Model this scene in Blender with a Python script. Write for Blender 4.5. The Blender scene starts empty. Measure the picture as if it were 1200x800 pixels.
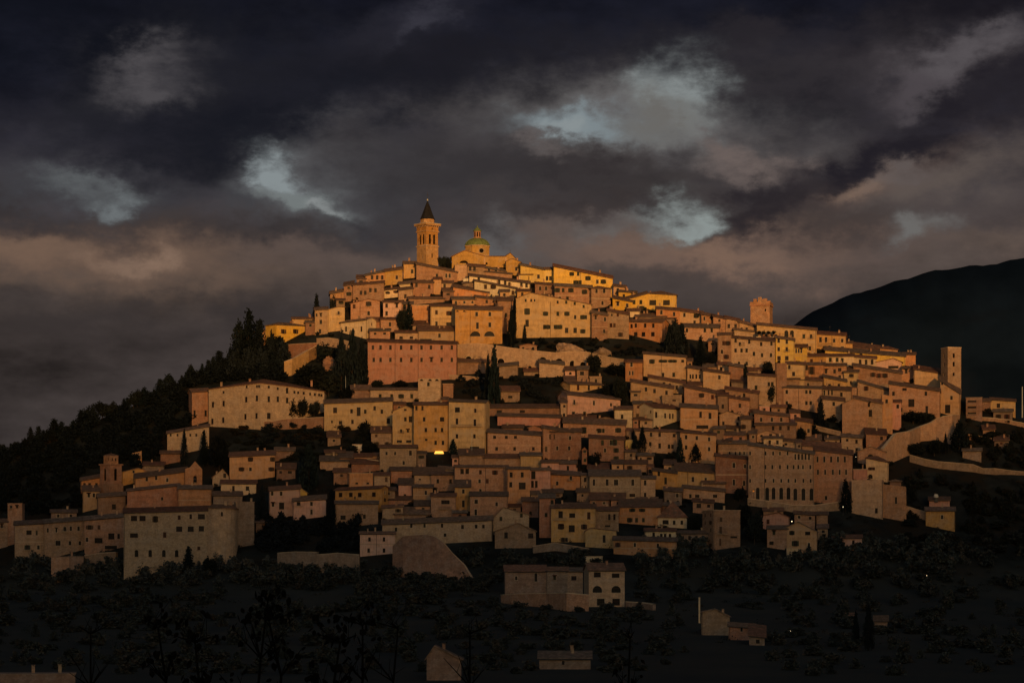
import bpy, math, random
from mathutils import Vector, Matrix
S = bpy.context.scene
COL = S.collection
R = math.radians
rnd = random.Random(7)
# ---------------------------------------------------------------- camera, world, sun
YH = 690.0                      # horizon row of the 1200 x 800 photograph
F = 3000.0                      # focal length in photograph pixels
cam = bpy.data.objects.new('camera', bpy.data.cameras.new('camera'))
COL.objects.link(cam)
cam.location = (0, 0, 0)
cam.rotation_euler = (R(90), 0, 0)
cam.data.sensor_width = 36
cam.data.lens = 90
cam.data.shift_y = (YH - 400) / 1200
cam.data.clip_start = 1
cam.data.clip_end = 60000
S.camera = cam
S.view_settings.view_transform = 'Standard'
S.view_settings.look = 'None'
S.view_settings.exposure = 0
S.view_settings.gamma = 1

SUN_AZ = 10.0      # degrees to the right of straight behind the camera
SUN_EL = 4.5
sun = bpy.data.objects.new('sun', bpy.data.lights.new('sun', 'SUN'))
COL.objects.link(sun)
sun.data.energy = 3.35
sun.data.color = (1.0, 0.49, 0.135)
sun.data.angle = R(0.85)
sd = Vector((math.sin(R(SUN_AZ)) * math.cos(R(SUN_EL)), -math.cos(R(SUN_AZ)) * math.cos(R(SUN_EL)), math.sin(R(SUN_EL))))
sun.rotation_euler = sd.to_track_quat('Z', 'Y').to_euler()

W = bpy.data.worlds.new('World')
S.world = W
W.use_nodes = True
wn, wl = W.node_tree.nodes, W.node_tree.links
for n in list(wn): wn.remove(n)
def NN(t, **k):
    n = wn.new(t)
    for a, b in k.items(): setattr(n, a, b)
    return n
def M(op, a, b=None, c=None, clamp=False):
    n = NN('ShaderNodeMath', operation=op, use_clamp=clamp)
    for i, v in enumerate((a, b, c)):
        if v is None: continue
        if isinstance(v, (int, float)): n.inputs[i].default_value = v
        else: wl.new(v, n.inputs[i])
    return n.outputs[0]
def srgb(r, g, b):
    f = lambda v: (v/255/12.92) if v <= 10 else ((v/255+.055)/1.055)**2.4
    return (f(r), f(g), f(b), 1)
def mixc(f, a, b):
    n = NN('ShaderNodeMix', data_type='RGBA')
    for i, v in ((0, f), (6, a), (7, b)):
        if isinstance(v, (int, float, tuple)): n.inputs[i].default_value = v
        else: wl.new(v, n.inputs[i])
    return n.outputs[2]
def mapr(v, a, b, c=0.0, d=1.0):
    n = NN('ShaderNodeMapRange', interpolation_type='SMOOTHSTEP')
    wl.new(v, n.inputs[0])
    for i, q in enumerate((a, b, c, d)): n.inputs[i+1].default_value = q
    return n.outputs[0]
tc = NN('ShaderNodeTexCoord')
sep = NN('ShaderNodeSeparateXYZ'); wl.new(tc.outputs['Generated'], sep.inputs[0])
dx, dy, dz = sep.outputs
def wnoise(scale, detail, stretch=(1, 1, 1), rough=.55, off=0.0):
    mp = NN('ShaderNodeMapping'); wl.new(tc.outputs['Generated'], mp.inputs[0])
    mp.inputs['Scale'].default_value = stretch
    mp.inputs['Location'].default_value = (off, off * .7, off * 1.3)
    n = NN('ShaderNodeTexNoise'); wl.new(mp.outputs[0], n.inputs['Vector'])
    n.inputs['Scale'].default_value = scale; n.inputs['Detail'].default_value = detail
    n.inputs['Roughness'].default_value = rough
    return n
# cloud coordinates (hundreds of photograph pixels), bent by noise so that the edges curl
wv = wnoise(11, 6, (1, 1, 1.9), .5); wv2 = wnoise(42, 5, (1, 1, 1.7), .55, 3)
sa = NN('ShaderNodeSeparateColor'); wl.new(wv.outputs['Color'], sa.inputs[0])
sb = NN('ShaderNodeSeparateColor'); wl.new(wv2.outputs['Color'], sb.inputs[0])
wv3 = wnoise(120, 5, (1, 1, 1.5), .65, 8); sc3 = NN('ShaderNodeSeparateColor'); wl.new(wv3.outputs['Color'], sc3.inputs[0])
U = M('ADD', M('MULTIPLY_ADD', dx, 30.0, 6.0), M('ADD', M('MULTIPLY_ADD', sa.outputs[0], 2.4, -1.2), M('ADD', M('MULTIPLY_ADD', sb.outputs[0], .9, -.45), M('MULTIPLY_ADD', sc3.outputs[0], .5, -.25))))
V = M('ADD', M('MULTIPLY_ADD', dz, -30.0, 6.9), M('ADD', M('MULTIPLY_ADD', sa.outputs[1], 1.3, -.65), M('ADD', M('MULTIPLY_ADD', sb.outputs[1], .62, -.31), M('MULTIPLY_ADD', sc3.outputs[1], .36, -.18))))
big = wnoise(9, 7, (1, 1, 2.6), .55, 11).outputs['Fac']
wisp = wnoise(24, 8, (1, 1, 2.4), .62, 21).outputs['Fac']
fine = wnoise(30, 7, (1, 1, 2.2), .6, 5).outputs['Fac']
ramp = NN('ShaderNodeValToRGB')
wl.new(M('MULTIPLY', V, 1/8.0), ramp.inputs[0])
el = ramp.color_ramp.elements
el[0].position = 0.0; el[0].color = srgb(18, 19, 28)
el[1].position = 1.0; el[1].color = srgb(46, 43, 44)
for p, c in ((.10, (22, 23, 32)), (.19, (33, 32, 40)), (.28, (47, 44, 48)), (.34, (60, 53, 53)), (.41, (68, 59, 55)), (.50, (57, 50, 48))):
    e = el.new(p); e.color = srgb(*c)
col = ramp.outputs[0]
mod = M('ADD', M('MULTIPLY_ADD', big, 2.9, -.4), M('MULTIPLY_ADD', fine, 1.9, -.95), clamp=False)
mod = M('MAXIMUM', mod, .35)
vm = NN('ShaderNodeVectorMath', operation='SCALE'); wl.new(col, vm.inputs[0]); wl.new(mod, vm.inputs['Scale'])
col = vm.outputs[0]
# broad clouds and breaks: centre x, y, radii (hundreds of px), tilt, colour, strength
PATCH = [
 # wide lighter veils
 (7.4, 1.75, 2.1, .62, 0, (84, 78, 76), .75), (3.9, 2.15, 1.1, .62, .1, (78, 77, 79), .7), (1.2, 2.35, 1.3, .45, 0, (62, 62, 66), .7),
 (2.0, 1.15, 1.5, .42, -.2, (44, 43, 48), .8), (10.4, 1.05, 2.0, .5, -.22, (62, 57, 60), .8), (10.6, 2.3, 1.9, .6, -.15, (84, 75, 72), .7),
 (7.6, 2.95, 2.4, .35, 0, (88, 76, 70), .75), (1.4, 3.05, 2.2, .38, 0, (92, 76, 66), .75), (4.6, 3.0, 1.6, .38, 0, (84, 73, 67), .7), (6.2, 2.75, .9, .35, .2, (80, 74, 73), .6),
 (4.9, .5, 1.1, .3, -.5, (44, 43, 52), .8), (9.0, .8, 1.0, .2, -.1, (46, 42, 46), .7), (8.9, 3.4, 1.5, .3, 0, (72, 63, 60), .6),
 # dark cloud bodies
 (.9, .75, 2.6, .6, .05, (15, 17, 25), .7), (3.6, 1.35, 2.0, .32, -.15, (22, 23, 31), .8), (6.3, .95, 2.4, .38, 0, (28, 27, 33), .7), (2.6, 1.85, 1.3, .22, .15, (28, 28, 34), .75),
 (3.15, 2.08, .28, .3, .2, (46, 45, 50), .7), (6.6, 2.12, 1.5, .2, .03, (50, 45, 46), .85), (5.2, 2.1, .9, .3, .1, (52, 49, 51), .7), (9.6, 2.3, 1.7, .26, -.42, (38, 34, 39), .85),
 (11.2, 1.55, 1.8, .42, -.2, (34, 31, 36), .8), (9.4, 1.35, 1.2, .24, -.1, (32, 30, 35), .75), (5.0, 2.62, 1.6, .16, -.05, (56, 51, 52), .7), (3.2, 2.72, 1.6, .18, .02, (48, 45, 47), .8),
 (9.2, 2.75, 1.6, .2, -.05, (58, 51, 50), .7), (.6, 2.65, 1.3, .18, .05, (44, 42, 45), .75), (2.0, 3.7, 2.6, .3, 0, (54, 48, 47), .7), (6.9, 2.5, .9, .14, 0, (54, 48, 48), .7), (11.4, .35, 1.6, .35, -.1, (22, 20, 26), .7),
 (8.4, 2.95, 1.8, .24, .02, (108, 88, 78), .7), (1.2, 2.95, 1.5, .26, .03, (104, 84, 72), .7), (4.4, 2.95, 1.0, .22, 0, (92, 78, 72), .6),
 (7.3, 1.6, 1.3, .3, .05, (100, 98, 98), .7), (3.8, 2.1, .7, .34, .1, (92, 92, 94), .65), (10.3, 2.1, .9, .22, -.3, (104, 88, 80), .65),
 (10.3, 1.72, 2.0, .22, -.4, (33, 30, 36), .95), (8.9, 2.42, .9, .14, -.35, (42, 37, 40), .85), (2.9, 1.5, 1.6, .2, -.2, (24, 25, 32), .7), (4.4, 2.42, .7, .12, .1, (50, 47, 50), .7),
 (10.7, 1.0, .8, .2, -.35, (70, 65, 68), .7), (11.2, 2.15, .8, .2, -.2, (92, 82, 77), .7), (5.4, 1.75, 1.0, .22, -.1, (62, 58, 60), .6),
 # breaks and lit edges
 (2.05, 1.02, .5, .18, -.2, (74, 71, 74), .85), (1.05, 2.2, .5, .13, .1, (88, 91, 93), .85), (1.3, 2.38, .17, .14, 0, (112, 118, 120), .8),
 (3.55, 1.92, .26, .22, .5, (132, 140, 142), 1.0), (3.75, 2.25, .42, .12, .1, (112, 118, 118), .9), (3.98, 2.3, .16, .07, 0, (136, 140, 140), .8),
 (6.75, 1.68, .62, .15, .05, (122, 132, 136), 1.0), (6.55, 1.72, .26, .09, 0, (134, 142, 144), .85), (6.2, 1.9, .22, .1, .3, (98, 90, 88), .7), (8.05, 1.38, .34, .28, -.7, (128, 134, 134), 1.0), (7.85, 1.62, .45, .14, -.3, (104, 102, 99), .8),
 (8.6, 1.95, .42, .16, .25, (106, 94, 90), .85), (7.72, 2.62, .3, .17, -.3, (138, 146, 144), 1.0), (7.2, 2.75, .4, .12, -.2, (100, 96, 94), .8), (8.1, 2.98, .85, .14, .03, (120, 96, 82), .85), (7.3, 3.05, .5, .14, 0, (108, 88, 78), .75),
 (10.0, 2.16, .42, .12, -.4, (116, 96, 84), .9), (10.55, 1.98, .5, .14, -.15, (92, 84, 82), .7), (11.0, .88, .6, .16, -.45, (84, 79, 82), .85), (10.4, 1.15, .5, .12, -.1, (74, 68, 72), .7), (10.85, 2.78, .3, .14, 0, (104, 102, 100), .85), (11.7, 3.0, .6, .16, 0, (96, 82, 74), .7),
 (.7, 2.92, .7, .14, 0, (112, 90, 76), .8), (1.6, 3.0, .3, .1, 0, (130, 106, 90), .75), (3.6, 2.95, .7, .14, 0, (92, 78, 72), .7), (4.95, .5, .35, .1, -.5, (56, 55, 64), .7), (5.9, 2.85, .3, .2, .4, (92, 90, 90), .7)]
front = mapr(dy, .55, .85)
for cx, cy, rx, ry, th, c, amp in PATCH:
    a = M('SUBTRACT', U, cx); b = M('SUBTRACT', V, cy)
    ct, st = math.cos(th), math.sin(th)
    p = M('ADD', M('MULTIPLY', a, ct / rx), M('MULTIPLY', b, st / rx))
    q = M('ADD', M('MULTIPLY', a, -st / ry), M('MULTIPLY', b, ct / ry))
    g = M('EXPONENT', M('MULTIPLY', M('POWER', M('ADD', M('MULTIPLY', p, p), M('MULTIPLY', q, q)), 1.35), -.7))
    g = M('MULTIPLY', M('MULTIPLY', g, amp), M('MULTIPLY', front, M('MULTIPLY_ADD', mapr(wisp, .34, .62), .85, .5)), clamp=True)
    col = mixc(g, col, srgb(*c))
# the rest of the dome: storm cloud to the east, the clear evening sky in the west
sky = NN('ShaderNodeTexSky', sky_type='NISHITA', sun_disc=False, sun_elevation=R(SUN_EL), sun_rotation=R(180 - SUN_AZ), dust_density=1.2)
SKY_K = .105
vs = NN('ShaderNodeVectorMath', operation='SCALE'); wl.new(sky.outputs[0], vs.inputs[0]); vs.inputs['Scale'].default_value = SKY_K
cover = M('ADD', mapr(dy, -.55, .15), M('MULTIPLY_ADD', big, 1.2, -.6), clamp=True)
cover = M('MAXIMUM', cover, front)
out = mixc(cover, vs.outputs[0], col)
bg = NN('ShaderNodeBackground'); wl.new(out, bg.inputs[0]); bg.inputs[1].default_value = 1.0
wo = NN('ShaderNodeOutputWorld'); wl.new(bg.outputs[0], wo.inputs[0])

# ---------------------------------------------------------------- materials
def mat(name, col, rough=.9, var=.25, scale=.35, bump=.0, bscale=2.0, kind='noise', rand=.12, col2=None, spec=.2, emit=None, metal=0):
    m = bpy.data.materials.new(name); m.use_nodes = True
    t = m.node_tree; n = t.nodes; l = t.links
    b = n['Principled BSDF']
    b.inputs['Roughness'].default_value = rough
    b.inputs['Specular IOR Level'].default_value = spec
    b.inputs['Metallic'].default_value = metal
    if emit:
        b.inputs['Emission Color'].default_value = (*emit[:3], 1); b.inputs['Emission Strength'].default_value = emit[3]
    co = n.new('ShaderNodeTexCoord')
    def noise(sc, det, r=.6, st=None):
        x = n.new('ShaderNodeTexNoise'); x.inputs['Scale'].default_value = sc; x.inputs['Detail'].default_value = det; x.inputs['Roughness'].default_value = r
        if st:
            mp = n.new('ShaderNodeMapping'); mp.inputs['Scale'].default_value = st
            l.new(co.outputs['Object'], mp.inputs[0]); l.new(mp.outputs[0], x.inputs['Vector'])
        else: l.new(co.outputs['Object'], x.inputs['Vector'])
        return x.outputs['Fac']
    def mix(f, a, c, bt='MIX'):
        x = n.new('ShaderNodeMix'); x.data_type = 'RGBA'; x.blend_type = bt
        for i, v in ((0, f), (6, a), (7, c)):
            if isinstance(v, (int, float, tuple)): x.inputs[i].default_value = v
            else: l.new(v, x.inputs[i])
        return x.outputs[2]
    def rng(v, a, c, d=0., e=1.):
        x = n.new('ShaderNodeMapRange'); l.new(v, x.inputs[0])
        for i, q in enumerate((a, c, d, e)): x.inputs[i+1].default_value = q
        return x.outputs[0]
    dark = tuple(v * (1 - var) for v in col) + (1,); light = tuple(min(.9, v * (1 + var)) for v in col) + (1,)
    c = mix(rng(noise(scale, 6), .35, .65), dark, light)
    if col2:
        c = mix(rng(noise(scale * .6, 4), .5, .62), c, (*col2, 1))
    if kind == 'ground':
        sx = n.new('ShaderNodeSeparateXYZ'); l.new(co.outputs['Object'], sx.inputs[0])
        nz = n.new('ShaderNodeMath'); nz.operation = 'MULTIPLY_ADD'; l.new(noise(.02, 5), nz.inputs[0]); nz.inputs[1].default_value = 26; l.new(sx.outputs[2], nz.inputs[2])
        fld = mix(rng(noise(.03, 6), .35, .65), (.036, .042, .044, 1), (.056, .056, .050, 1))
        c = mix(rng(nz.outputs[0], 8, 26), fld, c)
    # rain streaks and worn patches, long in z
    if kind in ('wall', 'stone'):
        c = mix(rng(noise(.9, 5, .6, (1.6, 1.6, .22)), .48, .72, 0, .62), c, tuple(v * .55 for v in col) + (1,))
        c = mix(rng(noise(.25, 6), .50, .57, 0, .8), c, tuple(min(.9, v * .78 + .07) for v in col) + (1,))
    if kind in ('wall', 'stone'):
        c = mix(rng(noise(.42, 7, .65), .54, .62, 0, .55), c, tuple(v * .58 for v in col) + (1,))
    if kind == 'stone':
        br = n.new('ShaderNodeTexVoronoi'); br.inputs['Scale'].default_value = 1.6
        mp = n.new('ShaderNodeMapping'); mp.inputs['Scale'].default_value = (1, 1, 1.7)
        l.new(co.outputs['Object'], mp.inputs[0]); l.new(mp.outputs[0], br.inputs['Vector'])
        sc_ = n.new('ShaderNodeSeparateColor'); l.new(br.outputs['Color'], sc_.inputs[0])
        c = mix(rng(sc_.outputs[0], 0, 1, 0, .55), c, tuple(v * .5 for v in col) + (1,))
    if kind == 'roof':
        wv_ = n.new('ShaderNodeTexVoronoi'); wv_.inputs['Scale'].default_value = 1.1
        l.new(co.outputs['Object'], wv_.inputs['Vector'])
        sc_ = n.new('ShaderNodeSeparateColor'); l.new(wv_.outputs['Color'], sc_.inputs[0])
        c = mix(rng(sc_.outputs[1], 0, 1, 0, .6), c, tuple(v * .45 for v in col) + (1,))
        c = mix(rng(noise(.5, 6), .52, .66, 0, .6), c, (.16, .15, .12, 1))
    if rand:
        oi = n.new('ShaderNodeObjectInfo')
        hs = n.new('ShaderNodeHueSaturation'); l.new(c, hs.inputs['Color'])
        l.new(rng(oi.outputs['Random'], 0, 1, 1 - rand * 1.6, 1 + rand * 1.2), hs.inputs['Value'])
        ml = n.new('ShaderNodeMath'); ml.operation = 'MULTIPLY'; l.new(oi.outputs['Random'], ml.inputs[0]); ml.inputs[1].default_value = 7.13
        fr = n.new('ShaderNodeMath'); fr.operation = 'FRACT'; l.new(ml.outputs[0], fr.inputs[0])
        l.new(rng(fr.outputs[0], 0, 1, .5 - rand * .09, .5 + rand * .09), hs.inputs['Hue'])
        l.new(rng(fr.outputs[0], 0, 1, 1.1, .85), hs.inputs['Saturation'])
        c = hs.outputs[0]
    l.new(c, b.inputs['Base Color'])
    if bump:
        bp = n.new('ShaderNodeBump'); bp.inputs['Strength'].default_value = bump; bp.inputs['Distance'].default_value = .3
        if kind == 'roof':
            w_ = n.new('ShaderNodeTexWave'); w_.inputs['Scale'].default_value = 1.1; w_.inputs['Distortion'].default_value = .6; w_.bands_direction = 'X'
            l.new(co.outputs['Object'], w_.inputs['Vector']); l.new(w_.outputs['Fac'], bp.inputs['Height'])
        else: l.new(noise(bscale, 6), bp.inputs['Height'])
        l.new(bp.outputs[0], b.inputs['Normal'])
    return m
MAT = {
 'y': mat('yellow_plaster', (.62, .41, .10), kind='wall', var=.12, rand=.1, bump=.2),
 'g': mat('golden_plaster', (.48, .29, .12), kind='wall', var=.2, bump=.25, rand=.07),
 'k': mat('golden_brick', (.46, .25, .09), kind='stone', var=.25, bump=.5, rand=.02),
 'o': mat('orange_plaster', (.44, .238, .118), kind='wall', var=.16, bump=.25),
 'p': mat('salmon_plaster', (.44, .225, .16), kind='wall', var=.12, rand=.06, bump=.2),
 'r': mat('rose_plaster', (.52, .29, .22), kind='wall', var=.14, bump=.2),
 'c': mat('cream_plaster', (.58, .44, .28), kind='wall', var=.15, bump=.2),
 't': mat('tan_stone', (.44, .27, .17), kind='stone', var=.2, bump=.5, rand=.16),
 'b': mat('brown_stone', (.36, .205, .13), kind='stone', var=.22, bump=.5, rand=.16),
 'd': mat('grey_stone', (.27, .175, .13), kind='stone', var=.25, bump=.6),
 'w': mat('white_plaster', (.74, .68, .58), kind='wall', var=.1, bump=.2),
 'h': mat('church_plaster', (.40, .235, .07), kind='wall', var=.15, bump=.2, rand=0),
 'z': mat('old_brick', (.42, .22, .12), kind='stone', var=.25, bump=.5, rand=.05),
}
ROOF = [mat('terracotta_tiles', (.34, .19, .125), kind='roof', bump=.8, var=.3, scale=.6),
        mat('weathered_tiles', (.28, .19, .145), kind='roof', bump=.8, var=.35, scale=.6),
        mat('brown_tiles', (.28, .15, .10), kind='roof', bump=.8, var=.3, scale=.6)]
SLATE = mat('dark_slate', (.014, .014, .018), bump=.3, rand=.05)
COPPER = mat('green_copper', (.13, .17, .06), rough=.6, var=.25, scale=.8, rand=0)
GLASS = mat('dark_glass', (.012, .011, .012), rough=.5, spec=.12, var=.1, rand=.3)
DARK = mat('dark_interior', (.012, .009, .007), spec=0, rand=0)  # matte near-black sheets paint the shade inside openings
STONE = mat('pale_stone_trim', (.44, .33, .23), var=.2, rand=.15)
FRAME = mat('painted_wood_frame', (.20, .12, .08), var=.2, rand=.3)
SH_BR = mat('brown_shutters', (.07, .035, .022), var=.2, rand=.3)
SH_GR = mat('green_shutters', (.032, .038, .024), var=.2, rand=.3)
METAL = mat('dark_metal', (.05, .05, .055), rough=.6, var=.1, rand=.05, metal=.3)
PALEMETAL = mat('pale_metal', (.4, .42, .4), rough=.5, var=.1, rand=.05)
BARK = mat('bark', (.045, .032, .024), bump=.5, var=.3, scale=2)
LEAF = [mat('cypress_foliage', (.012, .018, .020), var=.45, scale=.8, rand=.25, spec=.05),  # bluish cast in the foliage colours stands in for a haze veil
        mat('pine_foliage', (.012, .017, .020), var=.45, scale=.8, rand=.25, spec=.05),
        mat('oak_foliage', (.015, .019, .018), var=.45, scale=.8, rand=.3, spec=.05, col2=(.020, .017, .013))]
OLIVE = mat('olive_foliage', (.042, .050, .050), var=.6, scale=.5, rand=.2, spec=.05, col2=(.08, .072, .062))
SCRUB = mat('scrub_foliage', (.017, .021, .019), var=.5, scale=.1, rand=0, spec=.05, col2=(.035, .025, .014))
DRY = mat('dry_leaf', (.0035, .003, .0025), var=.3, scale=20, rand=.2, spec=.05)
GROUND = mat('hill_grass', (.018, .021, .021), kind='ground', var=.5, scale=.08, rand=0, bump=.6, bscale=.4, col2=(.024, .019, .014), spec=.05)
FARM = mat('hazy_far_forest', (.006, .0125, .0275), var=.3, scale=.006, rand=0, bump=.0, spec=0, col2=(.007, .0115, .023))  # dark blue puts the mountain's cloud shade and distance haze into the colour
PATHM = mat('pale_gravel', (.22, .16, .12), var=.2, scale=.6, rand=.1)
# ---------------------------------------------------------------- mesh helpers
def smooth(e0, e1, v):
    t = min(1, max(0, (v - e0) / (e1 - e0))); return t * t * (3 - 2 * t)
def lerp_table(T, x):
    if x <= T[0][0]: return T[0][1]
    for (a, b), (c, d) in zip(T, T[1:]):
        if x <= c: return b + (d - b) * (x - a) / (c - a)
    return T[-1][1]
def link(name, me, m=None, parent=None, loc=None, rz=0):
    o = bpy.data.objects.new(name, me)
    COL.objects.link(o)
    if m is not None and me is not None and not me.materials: me.materials.append(m)
    if parent is not None: o.parent = parent
    if loc is not None: o.location = loc
    if rz: o.rotation_euler = (0, 0, rz)
    return o
def mk(name, V, Fc, m=None, parent=None, loc=None, rz=0):
    me = bpy.data.meshes.new(name); me.from_pydata([tuple(v) for v in V], [], Fc); me.update()
    return link(name, me, m, parent, loc, rz)
def tag(o, label, cat, group=None, kind=None):
    o['label'] = label
    if cat: o['category'] = cat
    if group: o['group'] = group
    if kind: o['kind'] = kind
    return o
class MB:
    def __init__(s): s.V = []; s.F = []
    def quad(s, *p):
        k = len(s.V); s.V += [tuple(q) for q in p]; s.F.append(tuple(range(k, k + len(p))))
    def box(s, x0, x1, y0, y1, z0, z1):
        k = len(s.V)
        s.V += [(x0,y0,z0),(x1,y0,z0),(x1,y1,z0),(x0,y1,z0),(x0,y0,z1),(x1,y0,z1),(x1,y1,z1),(x0,y1,z1)]
        s.F += [tuple(k+i for i in f) for f in ((0,3,2,1),(4,5,6,7),(0,1,5,4),(1,2,6,5),(2,3,7,6),(3,0,4,7))]
    def lathe(s, prof, n=12, cx=0, cy=0, rot=0):
        k = len(s.V)
        for r, z in prof:
            for i in range(n):
                a = rot + 2*math.pi*i/n; s.V.append((cx + r*math.cos(a), cy + r*math.sin(a), z))
        for j in range(len(prof)-1):
            for i in range(n):
                i2 = (i+1) % n
                s.F.append((k+j*n+i, k+j*n+i2, k+(j+1)*n+i2, k+(j+1)*n+i))
        s.F.append(tuple(k+i for i in range(n))[::-1]); s.F.append(tuple(k+(len(prof)-1)*n+i for i in range(n)))
    def tube(s, a, b, r0, r1, n=6):
        a = Vector(a); b = Vector(b); d = (b-a).normalized()
        u = d.orthogonal().normalized(); v = d.cross(u)
        k = len(s.V)
        for p, r in ((a, r0), (b, r1)):
            for i in range(n):
                t = 2*math.pi*i/n; s.V.append(tuple(p + (u*math.cos(t) + v*math.sin(t))*r))
        for i in range(n): s.F.append((k+i, k+(i+1)%n, k+n+(i+1)%n, k+n+i))
        s.F.append(tuple(range(k+n, k+2*n)))
    def build(s, name, m, parent=None, loc=None, rz=0): return mk(name, s.V, s.F, m, parent, loc, rz)
def P(px, py, Y): return Vector(((px-600)*Y/F, Y, (YH-py)*Y/F))
# ---------------------------------------------------------------- terrain
CREST = [(-900,690),(-600,668),(-300,625),(-100,560),(0,536),(100,498),(200,458),(260,430),(300,412),(330,402),(380,366),(410,350),(450,336),(480,322),(520,310),(600,314),(660,330),(720,350),(800,374),(880,386),(950,398),(1000,410),(1060,424),(1100,444),(1130,470),(1160,482),(1200,492),(1300,535),(1500,600),(1800,660),(2200,690)]
LOW = [(690,1040),(700,1010),(720,940),(760,800),(800,640),(860,430),(950,260),(1100,140)]
def curv(px): return .00013 * min(abs(px-640), 1100)**2
def depth(px, py):
    if py <= 690: return 1040 + .8*(690-py) + curv(px)
    return lerp_table(LOW, py) + curv(px) * (1 - smooth(690, 800, py))
def ground(px, py): return P(px, py, depth(px, py))
# ---------------------------------------------------------------- the ground, hills
def make_terrain():
    cols = [-40000, -16000, -7000, -4000, -2500, -1700, -1200, -900, -600] + list(range(-400, 1620, 20)) + [1700, 2000, 2600, 3500, 5000, 8000, 16000, 40000]
    rows = []
    nr = 26
    def pt(px, k):
        pc = min(688, lerp_table(CREST, px))
        if k < 0:                      # valley and the camera's own slope
            y, z = [(600, None), (430, None), (260, None), (140, None), (60, -9), (30, -5), (0, -2.2), (-60, -1.6), (-300, -14), (-1500, -24), (-9000, -24), (-40000, -24)][-k-1]
            if z is None:
                py = {600: 810, 430: 860, 260: 946, 140: 1090}[y]; z = (YH-py)*y/F
            return ((px-600)*640/F, y, z)
        if k <= 5:
            py = [800, 780, 760, 740, 720, 705][k]
            if k == 0: return ((px-600)*640/F, 640, (YH-800)*640/F)
            return tuple(P(px, py, depth(px, py)))
        if k <= 5 + nr:
            py = 690 + (pc-690)*(k-6)/(nr-1); v = P(px, py, depth(px, py))
            r = random.Random(px*31+k); 
            return tuple(v)
        v = P(px, pc, depth(px, pc)); j = k - 6 - nr
        y = v.y + [25, 110, 300, 600][j] if j < 4 else [6000, 40000][j-4]
        z = [v.z-4, v.z*.75-3, v.z*.35-8, -20, -24, -24][j]
        return (v.x * y / v.y, y, z)
    ks = list(range(-12, 0)) + list(range(0, 6 + nr + 6))
    V = []
    for k in ks:
        for px in cols: V.append(pt(px, k))
    n = len(cols)
    Fc = [(j*n+i, j*n+i+1, (j+1)*n+i+1, (j+1)*n+i) for j in range(len(ks)-1) for i in range(n-1)]
    o = mk('ground', V, Fc, GROUND)
    for p in o.data.polygons: p.use_smooth = True
    tag(o, 'dark hillside and valley ground that carries the whole town', None, kind='structure')
make_terrain()

def make_mountain():
    RID = [(400,640),(640,560),(800,470),(870,415),(930,380),(960,362),(985,351),(1020,338),(1050,329),(1080,321),(1110,316),(1150,310),(1200,303),(1260,299),(1400,290),(1600,310),(1900,360),(2400,470),(3000,600)]
    V, n = [], 0
    xs = list(range(400, 1400, 8)) + list(range(1400, 3001, 60)); n = len(xs)
    r = random.Random(3)
    rows = [(0, 4000), (.25, 4150), (.5, 4320), (.75, 4480), (1, 4650), (.8, 5200), (0, 7000)]
    for f, Y in rows:
        for px in xs:
            top = lerp_table(RID, px) 
            rough = (math.sin(px*.05)*1.2 + math.sin(px*.13+1)*.9 + r.uniform(-.7, .7)) if f == 1 else r.uniform(-3, 3)
            z = (YH - top - rough) * 4650 / F
            rip = 1 + .06*math.sin(px*.021 + Y*.004) * (1-f)
            V.append(((px-600)*4650/F + (Y-4650)*.1, Y + 60*math.sin(px*.03)*(1-f), -30 + (z+30)*f*rip))
    Fc = [(j*n+i, j*n+i+1, (j+1)*n+i+1, (j+1)*n+i) for j in range(len(rows)-1) for i in range(n-1)]
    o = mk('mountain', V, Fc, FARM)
    for p in o.data.polygons: p.use_smooth = True
    tag(o, 'dark wooded mountain behind the right end of the town', None, kind='structure')
make_mountain()

def shade_ridge():
    # unseen range, added behind the camera to block the sun from the lower town
    D0 = 12000.0
    c = Vector((sd.x, sd.y, 0)).normalized() * (D0 - 1200) ; side = Vector((-c.y, c.x, 0)).normalized()
    zmid = RIDGE_Z
    H0 = zmid + D0 * math.tan(R(SUN_EL))
    V = []; n = 121
    for off, hf in ((-2600, 0), (-1200, .55), (0, 1), (1500, .6), (3500, 0)):
        for i in range(n):
            s = (i/(n-1)-.5) * 24000
            h = H0 + 4*math.sin(s*.004) + 60*math.sin(s/5200) * (abs(s)/6000) - RIDGE_TILT * s
            h *= 1 - .5*smooth(7000, 12000, abs(s))
            p = c + side*s + c.normalized()*off
            V.append((p.x, p.y, -24 + (h+24)*hf))
    Fc = [(j*n+i, j*n+i+1, (j+1)*n+i+1, (j+1)*n+i) for j in range(4) for i in range(n-1)]
    o = mk('unseen_shade_ridge', V, Fc, FARM)
    tag(o, 'far range across the valley behind the viewpoint', None, kind='structure')
RIDGE_Z = 100.0
RIDGE_TILT = .02
shade_ridge()

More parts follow.
